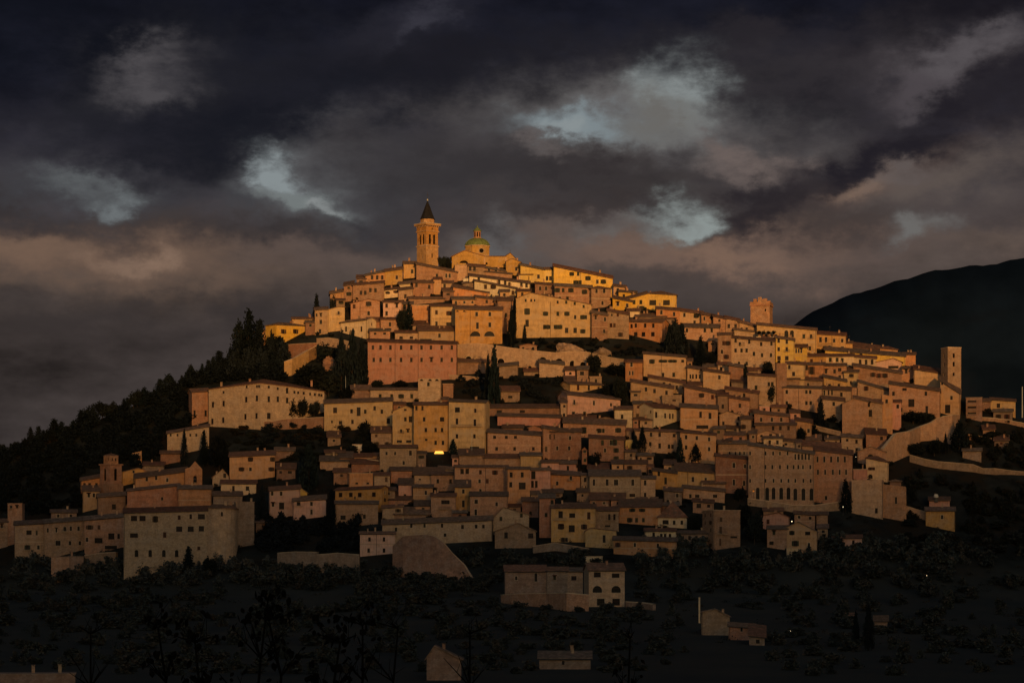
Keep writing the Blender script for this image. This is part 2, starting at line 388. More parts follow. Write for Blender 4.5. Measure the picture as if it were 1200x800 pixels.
# ---------------------------------------------------------------- walls with real openings
def panel(mb, org, ex, inn, w, zb, top, holes, rec=.28):
    """vertical wall: org + ex*s, z; top = [(s,z)...]; holes = (s0,s1,z0,z1,arch)"""
    org = Vector(org); ex = Vector(ex); inn = Vector(inn)
    pt = lambda s, z, d=0: tuple(org + ex*s + inn*d + Vector((0, 0, z)))
    cuts = sorted(set([0, w] + [s for s, _ in top if 0 < s < w] + [h[0] for h in holes] + [h[1] for h in holes]))
    cuts = [c for c in cuts if 0 <= c <= w]
    tz = lambda s: lerp_table(top, s)
    for a, b in zip(cuts, cuts[1:]):
        if b - a < 1e-4: continue
        m = (a+b)/2
        hs = sorted([h for h in holes if h[0] <= m <= h[1]], key=lambda h: h[2])
        z = zb
        for h in hs:
            if h[2] > z: mb.quad(pt(a, z), pt(b, z), pt(b, h[2]), pt(a, h[2]))
            z = max(z, h[3])
        mb.quad(pt(a, z), pt(b, z), pt(b, tz(b)), pt(a, tz(a)))
    for s0, s1, z0, z1, arch in holes:
        mb.quad(pt(s0,z0), pt(s0,z0,rec), pt(s0,z1,rec), pt(s0,z1)); mb.quad(pt(s1,z0), pt(s1,z1), pt(s1,z1,rec), pt(s1,z0,rec))
        mb.quad(pt(s0,z0), pt(s1,z0), pt(s1,z0,rec), pt(s0,z0,rec)); mb.quad(pt(s0,z1), pt(s0,z1,rec), pt(s1,z1,rec), pt(s1,z1))
        if arch:
            sm, r = (s0+s1)/2, (s1-s0)/2; rz = min(r, (z1-z0)*.95); n = 5
            for sg in (-1, 1):
                ps = [(sm + sg*r*math.cos(math.pi/2*i/n), z1 - rz + rz*math.sin(math.pi/2*i/n)) for i in range(n+1)]
                mb.quad(pt(sm+sg*r, z1), *[pt(*q) for q in ps])
WIN = {}
def window(parent, pos, rz, w, h, style, arch):
    w = round(w, 1); h = round(h, 1)
    key = (w, h, style, arch)
    if key not in WIN:
        f = MB(); e = .10
        if style != 'bare':
            f.box(-w/2-e, -w/2+.02, -.05, .1, -.02, h+e); f.box(w/2-.02, w/2+e, -.05, .1, -.02, h+e)
            if not arch: f.box(-w/2-e, w/2+e, -.052, .1, h-.02, h+e+.01)
        f.box(-w/2-e-.06, w/2+e+.06, -.13, .1, -.12, .003)
        nsur = len(f.F)
        if w > .8 and not arch:
            for j in range(1, int(w/.75)+1): xx = -w/2 + w*j/(int(w/.75)+1); f.box(xx-.035, xx+.035, .13, .2, 0, h-.02)
        if h > 1.3: f.box(-w/2, w/2, .14, .19, h*.6, h*.6+.06)
        nmul = len(f.F)
        if style in ('green', 'brown'):
            for sg in (-1, 1):
                a = w/2 + e + .01
                x0, x1 = (a, a + w*.5) if sg > 0 else (-a - w*.5, -a)
                f.box(x0, x1, -.09, -.01, .02, h-.02)
        m = {'green': SH_GR, 'brown': SH_BR}.get(style, STONE if style == 'trim' else FRAME)
        me = bpy.data.meshes.new('window'); me.from_pydata(f.V, [], f.F); me.materials.append(m); me.materials.append(SH_BR)
        for pi in range(nsur, nmul): me.polygons[pi].material_index = 1
        g = MB()
        g.quad((-w/2-.01, .2, -.01), (w/2+.01, .2, -.01), (w/2+.01, .2, h+.01), (-w/2-.01, .2, h+.01))
        g.quad((-w/2-.01, .24, -.01), (w/2+.01, .24, -.01), (w/2+.01, .24, h+.01), (-w/2-.01, .24, h+.01))
        mg = bpy.data.meshes.new('pane'); mg.from_pydata(g.V, [], g.F); mg.materials.append({'shutb': SH_BR, 'shutg': SH_GR}.get(style, GLASS))
        WIN[key] = (me, mg)
    me, mg = WIN[key]
    o = link('window', me, parent=parent, loc=pos, rz=rz)
    if style.startswith('shut'): link('shutter', mg, parent=o, loc=(0, -.08, 0))
    else: link('pane', mg, parent=o)
    return o
def roofmesh(tops, faces, thick=.3):
    """closed slab below a set of roof planes"""
    n = len(tops); V = [tuple(t) for t in tops] + [(t[0], t[1], t[2]-thick) for t in tops]
    Fc = [tuple(f) for f in faces] + [tuple(i+n for i in f[::-1]) for f in faces]
    cnt = {}
    for f in faces:
        for a, b in zip(f, f[1:]+f[:1]): cnt[(a, b)] = 1
    for (a, b) in cnt:
        if (b, a) not in cnt: Fc.append((a, b, b+n, a+n))
    return V, Fc
USED = {}
def house(line, idx):
    spec, label = line.split('|'); label = label.strip()
    tk = spec.split()
    x0, x1, yL, yR, base = map(float, tk[:5]); kind, colr = tk[5], tk[6]
    o = dict(); wins = []; swins = []; pipes = []; auto = True; balc = []
    for t in tk[7:]:
        if t[0] in 'wv':
            if t[0] == 'w': auto = False
            if t == 'w-': continue
            dst = wins if t[0] == 'w' else swins
            yy, xs = t[1:].split(':')
            arch = False; ww, hh = 2.9, 4.8
            if '/' in yy:
                yy, sz = yy.split('/'); 
                if sz[-1] == 'a': arch = True; sz = sz[:-1]
                ww, hh = map(float, sz.split('x'))
            for q in xs.split(','):
                if '@' in q: q, q2 = q.split('@'); dst.append((float(q), float(q2), ww, hh, arch))
                else: dst.append((float(q), float(yy), ww, hh, arch))
        elif t[0] == 'P': pipes.append(float(t[1:]))
        elif t[0] == 'B': balc.append(tuple(map(float, t[1:].split(','))))
        elif t[0] == 'a': o['a'] = tuple(map(float, t[1:].split(',')))
        elif t[0] in 'LRDrscf' and t[1:].replace('.', '').isdigit(): o[t[0]] = float(t[1:])
        elif t[0] == 'N': o['N'] = t[1:]
        elif t[0] == 'C': o['C'] = t[1:].replace('_', ' ')
        else: raise ValueError(t)
    rr = random.Random(idx*97 + 5)
    xm = (x0+x1)/2
    Y = .5*depth(xm, base) + .5*min(depth(x0, base), depth(x1, base)); k = Y/F
    az = math.atan((xm-600)/F)
    phi = (YH - (yL+yR)/2)/F
    pitch = .32 + rr.uniform(-.04, .05)
    d = o.get('D', 8 + rr.uniform(0, 3))
    if 'r' in o:
        hd = max(3, min(14, o['r']*k/(pitch-phi)))
        d = hd*2 if kind in 'eh' else hd
    th = 0
    if 'L' in o or 'R' in o:
        s = o.get('L', o.get('R'))*k
        d = max(d, s/.9); th = math.asin(min(.92, s/d)) * (1 if 'L' in o else -1)
    else: th = R(rr.uniform(-3, 3))
    yaw = -az + th
    dirx = Vector((math.cos(yaw), math.sin(yaw), 0)); diry = Vector((-math.sin(yaw), math.cos(yaw), 0))
    t0, t1 = (x0-600)/F, (x1-600)/F
    if th >= 0:    # near corner is front-left
        A = P(x0, base, Y); w = (t1*A.y - A.x)/(dirx.x - t1*dirx.y)
    else:
        Bp = P(x1, base, Y); w = (Bp.x - t0*Bp.y)/(dirx.x - t0*dirx.y); A = Bp - dirx*w; A.z = Bp.z
    Bq = A + dirx*w
    zL = (YH-yL)*A.y/F - A.z; zR = (YH-yR)*Bq.y/F - A.z
    if kind != 'g' and abs(zL-zR) < .5: zL = zR = (zL+zR)/2
    def px_s(px):   # image column on the front wall -> s
        t = (px-600)/F; return (t*A.y - A.x)/(dirx.x - t*dirx.y)
    def py_z(py, s): return (YH-py)*(A.y + dirx.y*s)/F - A.z
    zb = -6.0
    name = o.get('N', {'g': 'gabled_house'}.get(kind, 'town_house'))
    root = bpy.data.objects.new(name, None); COL.objects.link(root); root.empty_display_size = 2
    root.location = A; root.rotation_euler = (0, 0, yaw)
    tag(root, label, o.get('C', 'house'), 'buildings of the hill town' if 'C' not in o else None)
    eave = lambda x: zL + (zR-zL)*x/w
    # ---- openings on the front
    holes = []; winobj = []
    def add_win(s, z, ww, hh, arch, face='f'):
        holes_ = HF[face]
        W_ = w if face == 'f' else d
        if s - ww/2 < .25 or s + ww/2 > W_-.25: return
        for h in holes_:
            if not (s+ww/2+.25 < h[0] or s-ww/2-.25 > h[1] or z+hh+.2 < h[2] or z-.2 > h[3]): return
        holes_.append((s-ww/2, s+ww/2, z, z+hh, arch)); winobj.append((face, s, z, ww, hh, arch))
    HF = {'f': [], 'l': [], 'r': []}
    topf = [(0, zL), (w, zR)]
    if kind == 'g':
        ax, ay = o['a']; sa = max(.5, min(w-.5, px_s(ax))); za = py_z(ay, sa)
        topf = [(0, zL), (sa, za), (w, zR)]
    if auto:
        floors = max(1, int(round((zL+zR)/2 / 3.3)))
        fh = (zL+zR)/2/floors
        if w > 2.2:
            nc = max(1, int(w/rr.uniform(3.0, 4.2)))
            ww0, hh0 = rr.uniform(1.0, 1.3), rr.uniform(1.5, 2.0)
            for fl in range(floors):
                for c in range(nc):
                    if rr.random() < .2: continue
                    s = w*(c+.5)/nc + rr.uniform(-.35, .35)
                    zt = lerp_table(topf, s)
                    hh = hh0 * (.65 if fl == 0 and rr.random() < .6 else 1); ww = ww0*(1.5 if rr.random() < .06 else 1)
                    z = zt - .9 - fl*fh - hh + rr.uniform(-.12, .12)
                    if z > .3: add_win(s, z, ww, hh, rr.random() < .05)
    for (px, py, wp, hp, arch) in wins:
        s = px_s(px); hh = hp*k; z = py_z(py, s) - hh/2
        z = min(z, lerp_table(topf, s) - hh - .25)
        add_win(s, z, wp*k, hh, arch)
    for (px, py, wp, hp, arch) in swins:
        C_ = A if 'L' in o else Bq; t_ = (px-600)/F; u_ = (t_*C_.y - C_.x)/(diry.x - t_*diry.y); hh = hp*k
        z = (YH-py)*(C_.y + diry.y*u_)/F - A.z - hh/2
        add_win(d-u_ if 'L' in o else u_, z, wp*k/max(.4, abs(math.sin(th))), hh, arch, 'l' if 'L' in o else 'r')
    for face, has in (('l', 'L'), ('r', 'R')):
        if not swins and has in o and o[has] >= 7 and colr != 'z':
            nc = max(1, int(d/4.5)); zt = (zL if face == 'l' else zR)
            for fl in range(max(1, int(zt/3.3))):
                for c in range(nc):
                    if rr.random() < .4: continue
                    z = zt - 2.6 - fl*3.2
                    if z > .4: add_win(d*(c+.5)/nc, z, .95, 1.45, False, face)
    wb = MB()
    panel(wb, (0,0,0), (1,0,0), (0,1,0), w, zb, topf, HF['f'])
    hl, hr = zL, zR
    rise = {'e': pitch*d/2, 's': pitch*d, 'h': 0, 'p': 0, 'f': 0, 'n': 0, 'g': 0}[kind]
    if kind == 's': rise = min(rise, 3.2)
    def sidetop(z, D): 
        if kind == 'e': return [(0, z), (D/2, z+rise), (D, z)]
        return [(0, z), (D, z)]
    tl = [(0, zL+rise), (d, zL)] if kind == 's' else sidetop(zL, d)
    tr = [(0, zR), (d, zR+rise)] if kind == 's' else sidetop(zR, d)
    panel(wb, (0,d,0), (0,-1,0), (1,0,0), d, zb, tl, HF['l'])
    panel(wb, (w,0,0), (0,1,0), (-1,0,0), d, zb, tr, HF['r'])
    bt = [(0, zR+rise), (w, zL+rise)] if kind == 's' else ([(0, zR), (w-sa, za), (w, zL)] if kind == 'g' else [(0, zR), (w, zL)])
    panel(wb, (w,d,0), (-1,0,0), (0,-1,0), w, zb, bt, [])
    if kind in 'fn': wb.quad((0,0,zL-.02), (w,0,zR-.02), (w,d,zR-.02), (0,d,zL-.02))
    wall = wb.build('wall', MAT[colr], root)
    # ---- roof
    ov = .55; e = .3; rm = SLATE if 's' in o and kind != 's' else ROOF[rr.randrange(3)]
    E = lambda x, dz=0: eave(x) + e + dz
    roof = None
    if kind == 'e':
        T = [(-ov,-ov,E(-ov,-ov*pitch)), (w+ov,-ov,E(w+ov,-ov*pitch)), (w+ov,d/2,E(w+ov,rise)), (-ov,d/2,E(-ov,rise)), (w+ov,d+ov,E(w+ov,-ov*pitch)), (-ov,d+ov,E(-ov,-ov*pitch))]
        roof = roofmesh(T, [[0,1,2,3],[3,2,4,5]])
    elif kind == 's':
        T = [(-ov,-ov,E(-ov,-ov*rise/d)), (w+ov,-ov,E(w+ov,-ov*rise/d)), (w+ov,d+ov,E(w+ov,rise+ov*rise/d)), (-ov,d+ov,E(-ov,rise+ov*rise/d))]
        roof = roofmesh(T, [[0,1,2,3]])
    elif kind in 'hp':
        hr_ = min(d/2, w/2); rs = pitch*hr_*(1.6 if kind == 'p' else 1)
        if 'a' in o: rs = max(.5, py_z(o['a'][1], w/2) + (phi*hr_) - eave(w/2))
        if kind == 'h' and w >= d: a1, a2, b1, b2 = hr_, w-hr_, d/2, d/2
        elif kind == 'h': a1, a2, b1, b2 = w/2, w/2, hr_, d-hr_
        else: a1 = a2 = w/2; b1 = b2 = d/2
        T = [(-ov,-ov,E(-ov,-ov*pitch)), (w+ov,-ov,E(w+ov,-ov*pitch)), (w+ov,d+ov,E(w+ov,-ov*pitch)), (-ov,d+ov,E(-ov,-ov*pitch)), (a1,b1,E(a1,rs)), (a2+.01,b2+.01,E(a2,rs))]
        if w >= d or kind == 'p': fc = [[0,1,5,4],[1,2,5],[2,3,4,5],[3,0,4]]
        else: fc = [[0,1,4],[1,2,5,4],[2,3,5],[3,0,4,5]]
        roof = roofmesh(T, fc)
    elif kind == 'g':
        sl, sr_ = (za-zL)/sa, (za-zR)/(w-sa)
        T = [(-ov,-ov,zL+e-ov*sl), (sa,-ov,za+e), (w+ov,-ov,zR+e-ov*sr_), (w+ov,d+ov,zR+e-ov*sr_), (sa,d+ov,za+e), (-ov,d+ov,zL+e-ov*sl)]
        roof = roofmesh(T, [[0,1,4,5],[1,2,3,4]])
    elif kind == 'f':
        q = MB(); t = .35
        T = [(-.2,-.2,E(-.2)), (w+.2,-.2,E(w+.2)), (w+.2,d+.2,E(w+.2)), (-.2,d+.2,E(-.2))]
        roof = roofmesh(T, [[0,1,2,3]])
        rm = MAT[colr] if colr in 'bdt' else STONE
    if roof:
        ro = mk('roof', roof[0], roof[1], rm, root)
        nch = int(o.get('c', (2 if rr.random() < .35 and w > 9 else 1) if rr.random() < .7 and w > 5 else 0))
        for c in range(nch):
            cx = w*(rr.uniform(.12, .88)); cy = d*rr.uniform(.3, .6)
            if kind == 'e': zz = E(cx, pitch*min(cy, d-cy))
            elif kind == 's': zz = E(cx, rise*cy/d)
            elif kind == 'g': zz = lerp_table([(0, zL+e), (sa, za+e), (w, zR+e)], cx)
            else: zz = E(cx, .5)
            q = MB(); s = rr.uniform(.3, .45); hgt = rr.uniform(.9, 1.5)
            q.box(-s, s, -s*.8, s*.8, -1.2, hgt); q.box(-s-.1, s+.1, -s*.8-.1, s*.8+.1, hgt+.12, hgt+.22)
            q.box(-s*.8, -s*.4, -s*.6, s*.6, hgt, hgt+.12); q.box(s*.4, s*.8, -s*.6, s*.6, hgt, hgt+.12)
            q.build('chimney', MAT['t'], ro, (cx, cy, zz))
        if rr.random() < .3 and kind in 'ehs':
            q = MB(); q.tube((0,0,-.5), (0,0,2.6), .035, .03, 5)
            for zz_ in (2.0, 2.3, 2.5): q.box(-.55, .55, -.02, .02, zz_, zz_+.03)
            q.build('antenna', METAL, ro, (w*rr.uniform(.2,.8), d/2, E(w/2, rise if kind == 'e' else .4)))
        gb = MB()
        if kind in 'ehs' and w > 4:      # half-round gutter, made thick and dark to draw the eave's shadow line
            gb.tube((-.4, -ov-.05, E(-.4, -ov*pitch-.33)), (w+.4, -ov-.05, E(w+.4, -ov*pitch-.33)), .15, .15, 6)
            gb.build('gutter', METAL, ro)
    # ---- windows
    st_house = rr.choice(['bare', 'trim', 'bare', 'brown', 'green', 'trim'])
    for face, s, z, ww, hh, arch in winobj:
        pos, rz = {'f': ((s, 0, z), 0), 'r': ((w, s, z), math.pi/2), 'l': ((0, d-s, z), -math.pi/2)}[face]
        st = st_house
        if st in ('brown', 'green'):
            u = rr.random()
            if arch or ww > 1.5: st = 'bare'
            elif u < .4: st = 'shutb' if st == 'brown' else 'shutg'
            elif u < .6: st = 'trim'
        if hh < .9: st = 'bare'
        window(root, pos, rz, ww, hh, st, arch)
    if kind in 'eh' and w > 7 and (zL+zR)/2 > 6.5 and rr.random() < .4:
        zc = (zL+zR)/2*.5; q = MB(); q.box(-.05, w+.05, -.1, .05, zc, zc+.22)
        if not any(hh_[2]-.1 < zc+.22 and hh_[3]+.1 > zc for hh_ in HF['f']): q.build('string_course', STONE, root)
    if not pipes and w > 6 and rr.random() < .45:
        s = .25 if rr.random() < .5 else w-.25; q = MB(); q.tube((s, -.1, -1), (s, -.1, eave(s)-.1), .07, .07, 5); q.build('downpipe', METAL, root)
    fw = [x_ for x_ in winobj if x_[0] == 'f' and x_[2] > 3 and x_[3] < 1.6]
    if fw and not balc and rr.random() < .16:
        _, s, z, ww, hh, _a = rr.choice(fw); s0, s1 = max(.1, s-ww-.3), min(w-.1, s+ww+.3)
        q = MB(); q.box(s0, s1, -.9, .05, z-.32, z-.18); q.build('balcony', STONE, root); q = MB(); q.box(s0, s1, -.9, -.85, z+.7, z+.76); nb = int((s1-s0)/.3)
        for i in range(nb+1): xx = s0 + (s1-s0-.04)*i/nb; q.box(xx, xx+.04, -.89, -.86, z-.18, z+.7)
        q.build('railing', METAL, root)
    if fw and rr.random() < .12:
        _, s, z, ww, hh, _a = rr.choice(fw); q = MB(); q.quad((s-ww*.9, -.05, z+hh+.35), (s+ww*.9, -.05, z+hh+.35), (s+ww*.9, -.9, z+hh-.1), (s-ww*.9, -.9, z+hh-.1)); q.quad((s-ww*.9, -.05, z+hh+.30), (s+ww*.9, -.05, z+hh+.30), (s+ww*.9, -.9, z+hh-.14), (s-ww*.9, -.9, z+hh-.14)); q.build('awning', SH_BR, root)
    for px in pipes:
        s = px_s(px); q = MB(); q.tube((s, -.1, -1), (s, -.1, eave(s)-.1), .09, .09, 5); q.build('downpipe', METAL, root)
    for bx0, bx1, by in balc:
        s0, s1 = px_s(bx0), px_s(bx1); z = py_z(by, s0)
        q = MB(); q.box(s0, s1, -1.0, .1, z-.15, z); q.build('balcony', STONE, root)
        q = MB(); q.box(s0, s1, -1.0, -.95, z+.9, z+.96); 
        nb = max(3, int((s1-s0)/.35))
        for i in range(nb+1):
            xx = s0 + (s1-s0-.04)*i/nb; q.box(xx, xx+.04, -.99, -.96, z, z+.9)
        q.build('railing', METAL, root)
    return root
def stonewall(name, pts, m, label, cat='wall', th=1.4, coping=True, bury=2.0, arches=()):
    """a wall that follows the slope: pts = (px, ytop, ybottom)"""
    mb = MB(); C = []
    for px, yt, yb in pts:
        Y = depth(px, yb); C.append((P(px, yt, Y), P(px, yb, Y)))
    org = C[0][1].copy(); nrm = []
    for i, (t, b) in enumerate(C):
        a = C[max(0, i-1)][1]; c = C[min(len(C)-1, i+1)][1]; dd = Vector((c.x-a.x, c.y-a.y, 0)).normalized()
        nrm.append(Vector((-dd.y, dd.x, 0)))
    for i in range(len(C)-1):
        (t0, b0), (t1, b1) = C[i], C[i+1]; n0, n1 = nrm[i]*th, nrm[i+1]*th; dn = Vector((0, 0, bury))
        t0, b0, t1, b1 = t0-org, b0-org-dn, t1-org, b1-org-dn
        mb.quad(b0, b1, t1, t0); mb.quad(b0+n0, t0+n0, t1+n1, b1+n1); mb.quad(t0, t1, t1+n1, t0+n0)
        if i == 0: mb.quad(b0, t0, t0+n0, b0+n0)
        if i == len(C)-2: mb.quad(b1, b1+n1, t1+n1, t1)
    root = bpy.data.objects.new(name, None); COL.objects.link(root); root.location = org
    tag(root, label, cat)
    mb.build('masonry', m, root)
    for ax_, ay_, aw_, ah_ in arches:
        for i in range(len(C)-1):
            if pts[i][0] <= ax_ < pts[i+1][0]:
                f_ = (ax_-pts[i][0])/(pts[i+1][0]-pts[i][0]); bs = C[i][1].lerp(C[i+1][1], f_) - org; kk = (bs.y+org.y)/F
                e = (C[i+1][1]-C[i][1]); e.z = 0; e.normalize(); nn = Vector((-e.y, e.x, 0)); z0 = (YH-ay_)*(bs.y+org.y)/F - org.z
                q = MB(); R0, R1, H0 = aw_*kk/2, aw_*kk/2+.35, ah_*kk; prof = [(-1, 0)] + [(-math.cos(math.pi*j/8), None if 0 else math.sin(math.pi*j/8)) for j in range(9)] + [(1, 0)]
                ctr = Vector((bs.x, bs.y, z0))
                pt = lambda r_, c_, s_, d_, low: tuple(ctr + e*c_*r_ + nn*d_ + Vector((0, 0, -H0 if low else s_*r_)))
                pf = [(-1, 0, True)] + [(-math.cos(math.pi*j/8), math.sin(math.pi*j/8), False) for j in range(9)] + [(1, 0, True)]
                for (c1, s1, l1), (c2, s2, l2) in zip(pf, pf[1:]):
                    q.quad(pt(R0,c1,s1,-.3,l1), pt(R0,c2,s2,-.3,l2), pt(R1,c2,s2,-.3,l2), pt(R1,c1,s1,-.3,l1))
                    q.quad(pt(R0,c1,s1,-.3,l1), pt(R0,c2,s2,-.3,l2), pt(R0,c2,s2,.1,l2), pt(R0,c1,s1,.1,l1)); q.quad(pt(R1,c1,s1,-.3,l1), pt(R1,c2,s2,-.3,l2), pt(R1,c2,s2,.1,l2), pt(R1,c1,s1,.1,l1))
                ar = q.build('arch', STONE, root); q = MB(); q.quad(*[pt(R0,c,s,-.03,l) for c,s,l in pf]); q.build('niche_shade', DARK, ar)  # flat dark infill paints the recess shade inside the arch ring
    if coping:
        cb = MB()
        for i in range(len(C)-1):
            t0, t1 = C[i][0]-org, C[i+1][0]-org; n0, n1 = nrm[i], nrm[i+1]; u = Vector((0,0,.003)); v = Vector((0,0,.28))
            a0, a1, b0, b1 = t0-n0*.15, t1-n1*.15, t0+n0*(th+.15), t1+n1*(th+.15)
            cb.quad(a0+u,a1+u,a1+v,a0+v); cb.quad(a0+v,a1+v,b1+v,b0+v); cb.quad(b0+u,b0+v,b1+v,b1+u); cb.quad(a0+u,b0+u,b1+u,a1+u)
        cb.build('coping', STONE, root)
    return root

def poly_house(pts, base, dback, colr, label, wins, name='convent', rr=.3, ridge=.5, seed=1):
    """building whose front is a polyline: pts = (px, eave row, metres set back from the base line)"""
    Y = depth(sum(p[0] for p in pts)/len(pts), base); k = Y/F
    W3 = []
    for px, ey, dy_ in pts:
        v = P(px, base, Y + dy_); z = (YH-ey)*(Y+dy_)/F; W3.append((Vector((v.x, v.y, 0)), z))
    org = Vector((W3[0][0].x, W3[0][0].y, P(0, base, Y).z))
    root = bpy.data.objects.new(name, None); COL.objects.link(root); root.location = org; tag(root, label, name.replace('_', ' '), None)
    L = [(v.x-org.x, v.y-org.y, z-org.z) for v, z in W3]
    wb = MB(); n = len(L); wo_ = []
    for i in range(n-1):
        a, b_ = Vector(L[i]), Vector(L[i+1]); e = Vector((b_.x-a.x, b_.y-a.y, 0)); w = e.length; e /= w; inn = Vector((-e.y, e.x, 0)); holes = []
        A = Vector((a.x+org.x, a.y+org.y, 0))
        for px, py, wp, hp, arch in wins:
            if not (pts[i][0] <= px < pts[i+1][0]): continue
            t = (px-600)/F; s = (t*A.y - A.x)/(e.x - t*e.y); hh = hp*k; ww = min(wp*k/max(.5, e.x), w*.8)
            z = (YH-py)*(A.y + e.y*s)/F - org.z - hh/2; tz = a.z + (b_.z-a.z)*s/w
            z = min(z, tz-hh-.3)
            if s-ww/2 < .2 or s+ww/2 > w-.2: continue
            holes.append((s-ww/2, s+ww/2, z, z+hh, arch)); wo_.append((Vector((a.x, a.y, 0)) + e*s + Vector((0,0,z)), math.atan2(e.y, e.x), ww, hh, arch))
        panel(wb, (a.x, a.y, 0), e, inn, w, -7, [(0, a.z), (w, b_.z)], holes)
    B = [(x, y + dback, z) for x, y, z in L]
    for (p, q) in ((L[0], B[0]), (L[-1], B[-1])): wb.quad((p[0],p[1],-7), (q[0],q[1],-7), q, p)
    for i in range(n-1): wb.quad((B[i][0],B[i][1],-7), (B[i+1][0],B[i+1][1],-7), B[i+1], B[i])
    wb.build('wall', MAT[colr], root)
    T = []; cxm = (L[0][0]+L[-1][0])/2
    for x, y, z in L: T.append((x + (.5 if x > cxm else -.5), y-.6, z+.12))
    for x, y, z in L: T.append((cxm + (x-cxm)*.72, y + dback*ridge, z + .3 + dback*ridge*rr))
    for x, y, z in B: T.append((x + (.5 if x > cxm else -.5), y+.6, z+.12))
    fc = [[i, i+1, n+i+1, n+i] for i in range(n-1)] + [[n+i, n+i+1, 2*n+i+1, 2*n+i] for i in range(n-1)] + [[0, n, 2*n], [n-1, 3*n-1, 2*n-1]]
    v, f = roofmesh(T, fc); ro = mk('roof', v, f, ROOF[0], root)
    for pos, rz, ww, hh, arch in wo_: window(root, pos, rz, ww, hh, 'bare', arch)
    r = random.Random(seed)
    for c in range(3):
        i = r.randrange(n-1); x = (L[i][0]+L[i+1][0])/2 + r.uniform(-2, 2); y = (L[i][1]+L[i+1][1])/2 + dback*ridge*.8; z = L[i][2] + dback*ridge*rr*.8
        q = MB(); q.box(-.5, .5, -.4, .4, -1, 1.7); q.box(-.6, .6, -.5, .5, 1.85, 1.95); q.box(-.4,-.2,-.3,.3,1.7,1.85); q.box(.2,.4,-.3,.3,1.7,1.85); q.build('chimney', MAT['t'], ro, (x, y, z))
    return root
def rock(pts_c, w, h, label, m, seed, name='rock_outcrop'):
    px, py = pts_c; Y = depth(px, py); k = Y/F; r = random.Random(seed); V = []; Fc = []; nu, nv = 26, 12
    lump = [(Vector((r.gauss(0,1), r.gauss(0,1), r.gauss(0,1))).normalized(), r.uniform(-.25, .4), r.uniform(3, 14)) for _ in range(30)]
    for j in range(nv+1):
        th = math.pi/2*1.15*j/nv
        for i in range(nu):
            a = 2*math.pi*i/nu; d = Vector((math.sin(th)*math.cos(a), math.sin(th)*math.sin(a), math.cos(th)))
            g = .72 + sum(am*max(0, d.dot(l))**p for l, am, p in lump) + r.uniform(-.06, .06)
            V.append((d.x*g*w*k/2, d.y*g*w*k/2, d.z*g*h*k))
    for j in range(nv):
        for i in range(nu): Fc.append((j*nu+i, j*nu+(i+1)%nu, (j+1)*nu+(i+1)%nu, (j+1)*nu+i))
    o = mk(name, V, Fc, m, None, P(px, py, Y+.5)); tag(o, label, 'rock'); return o

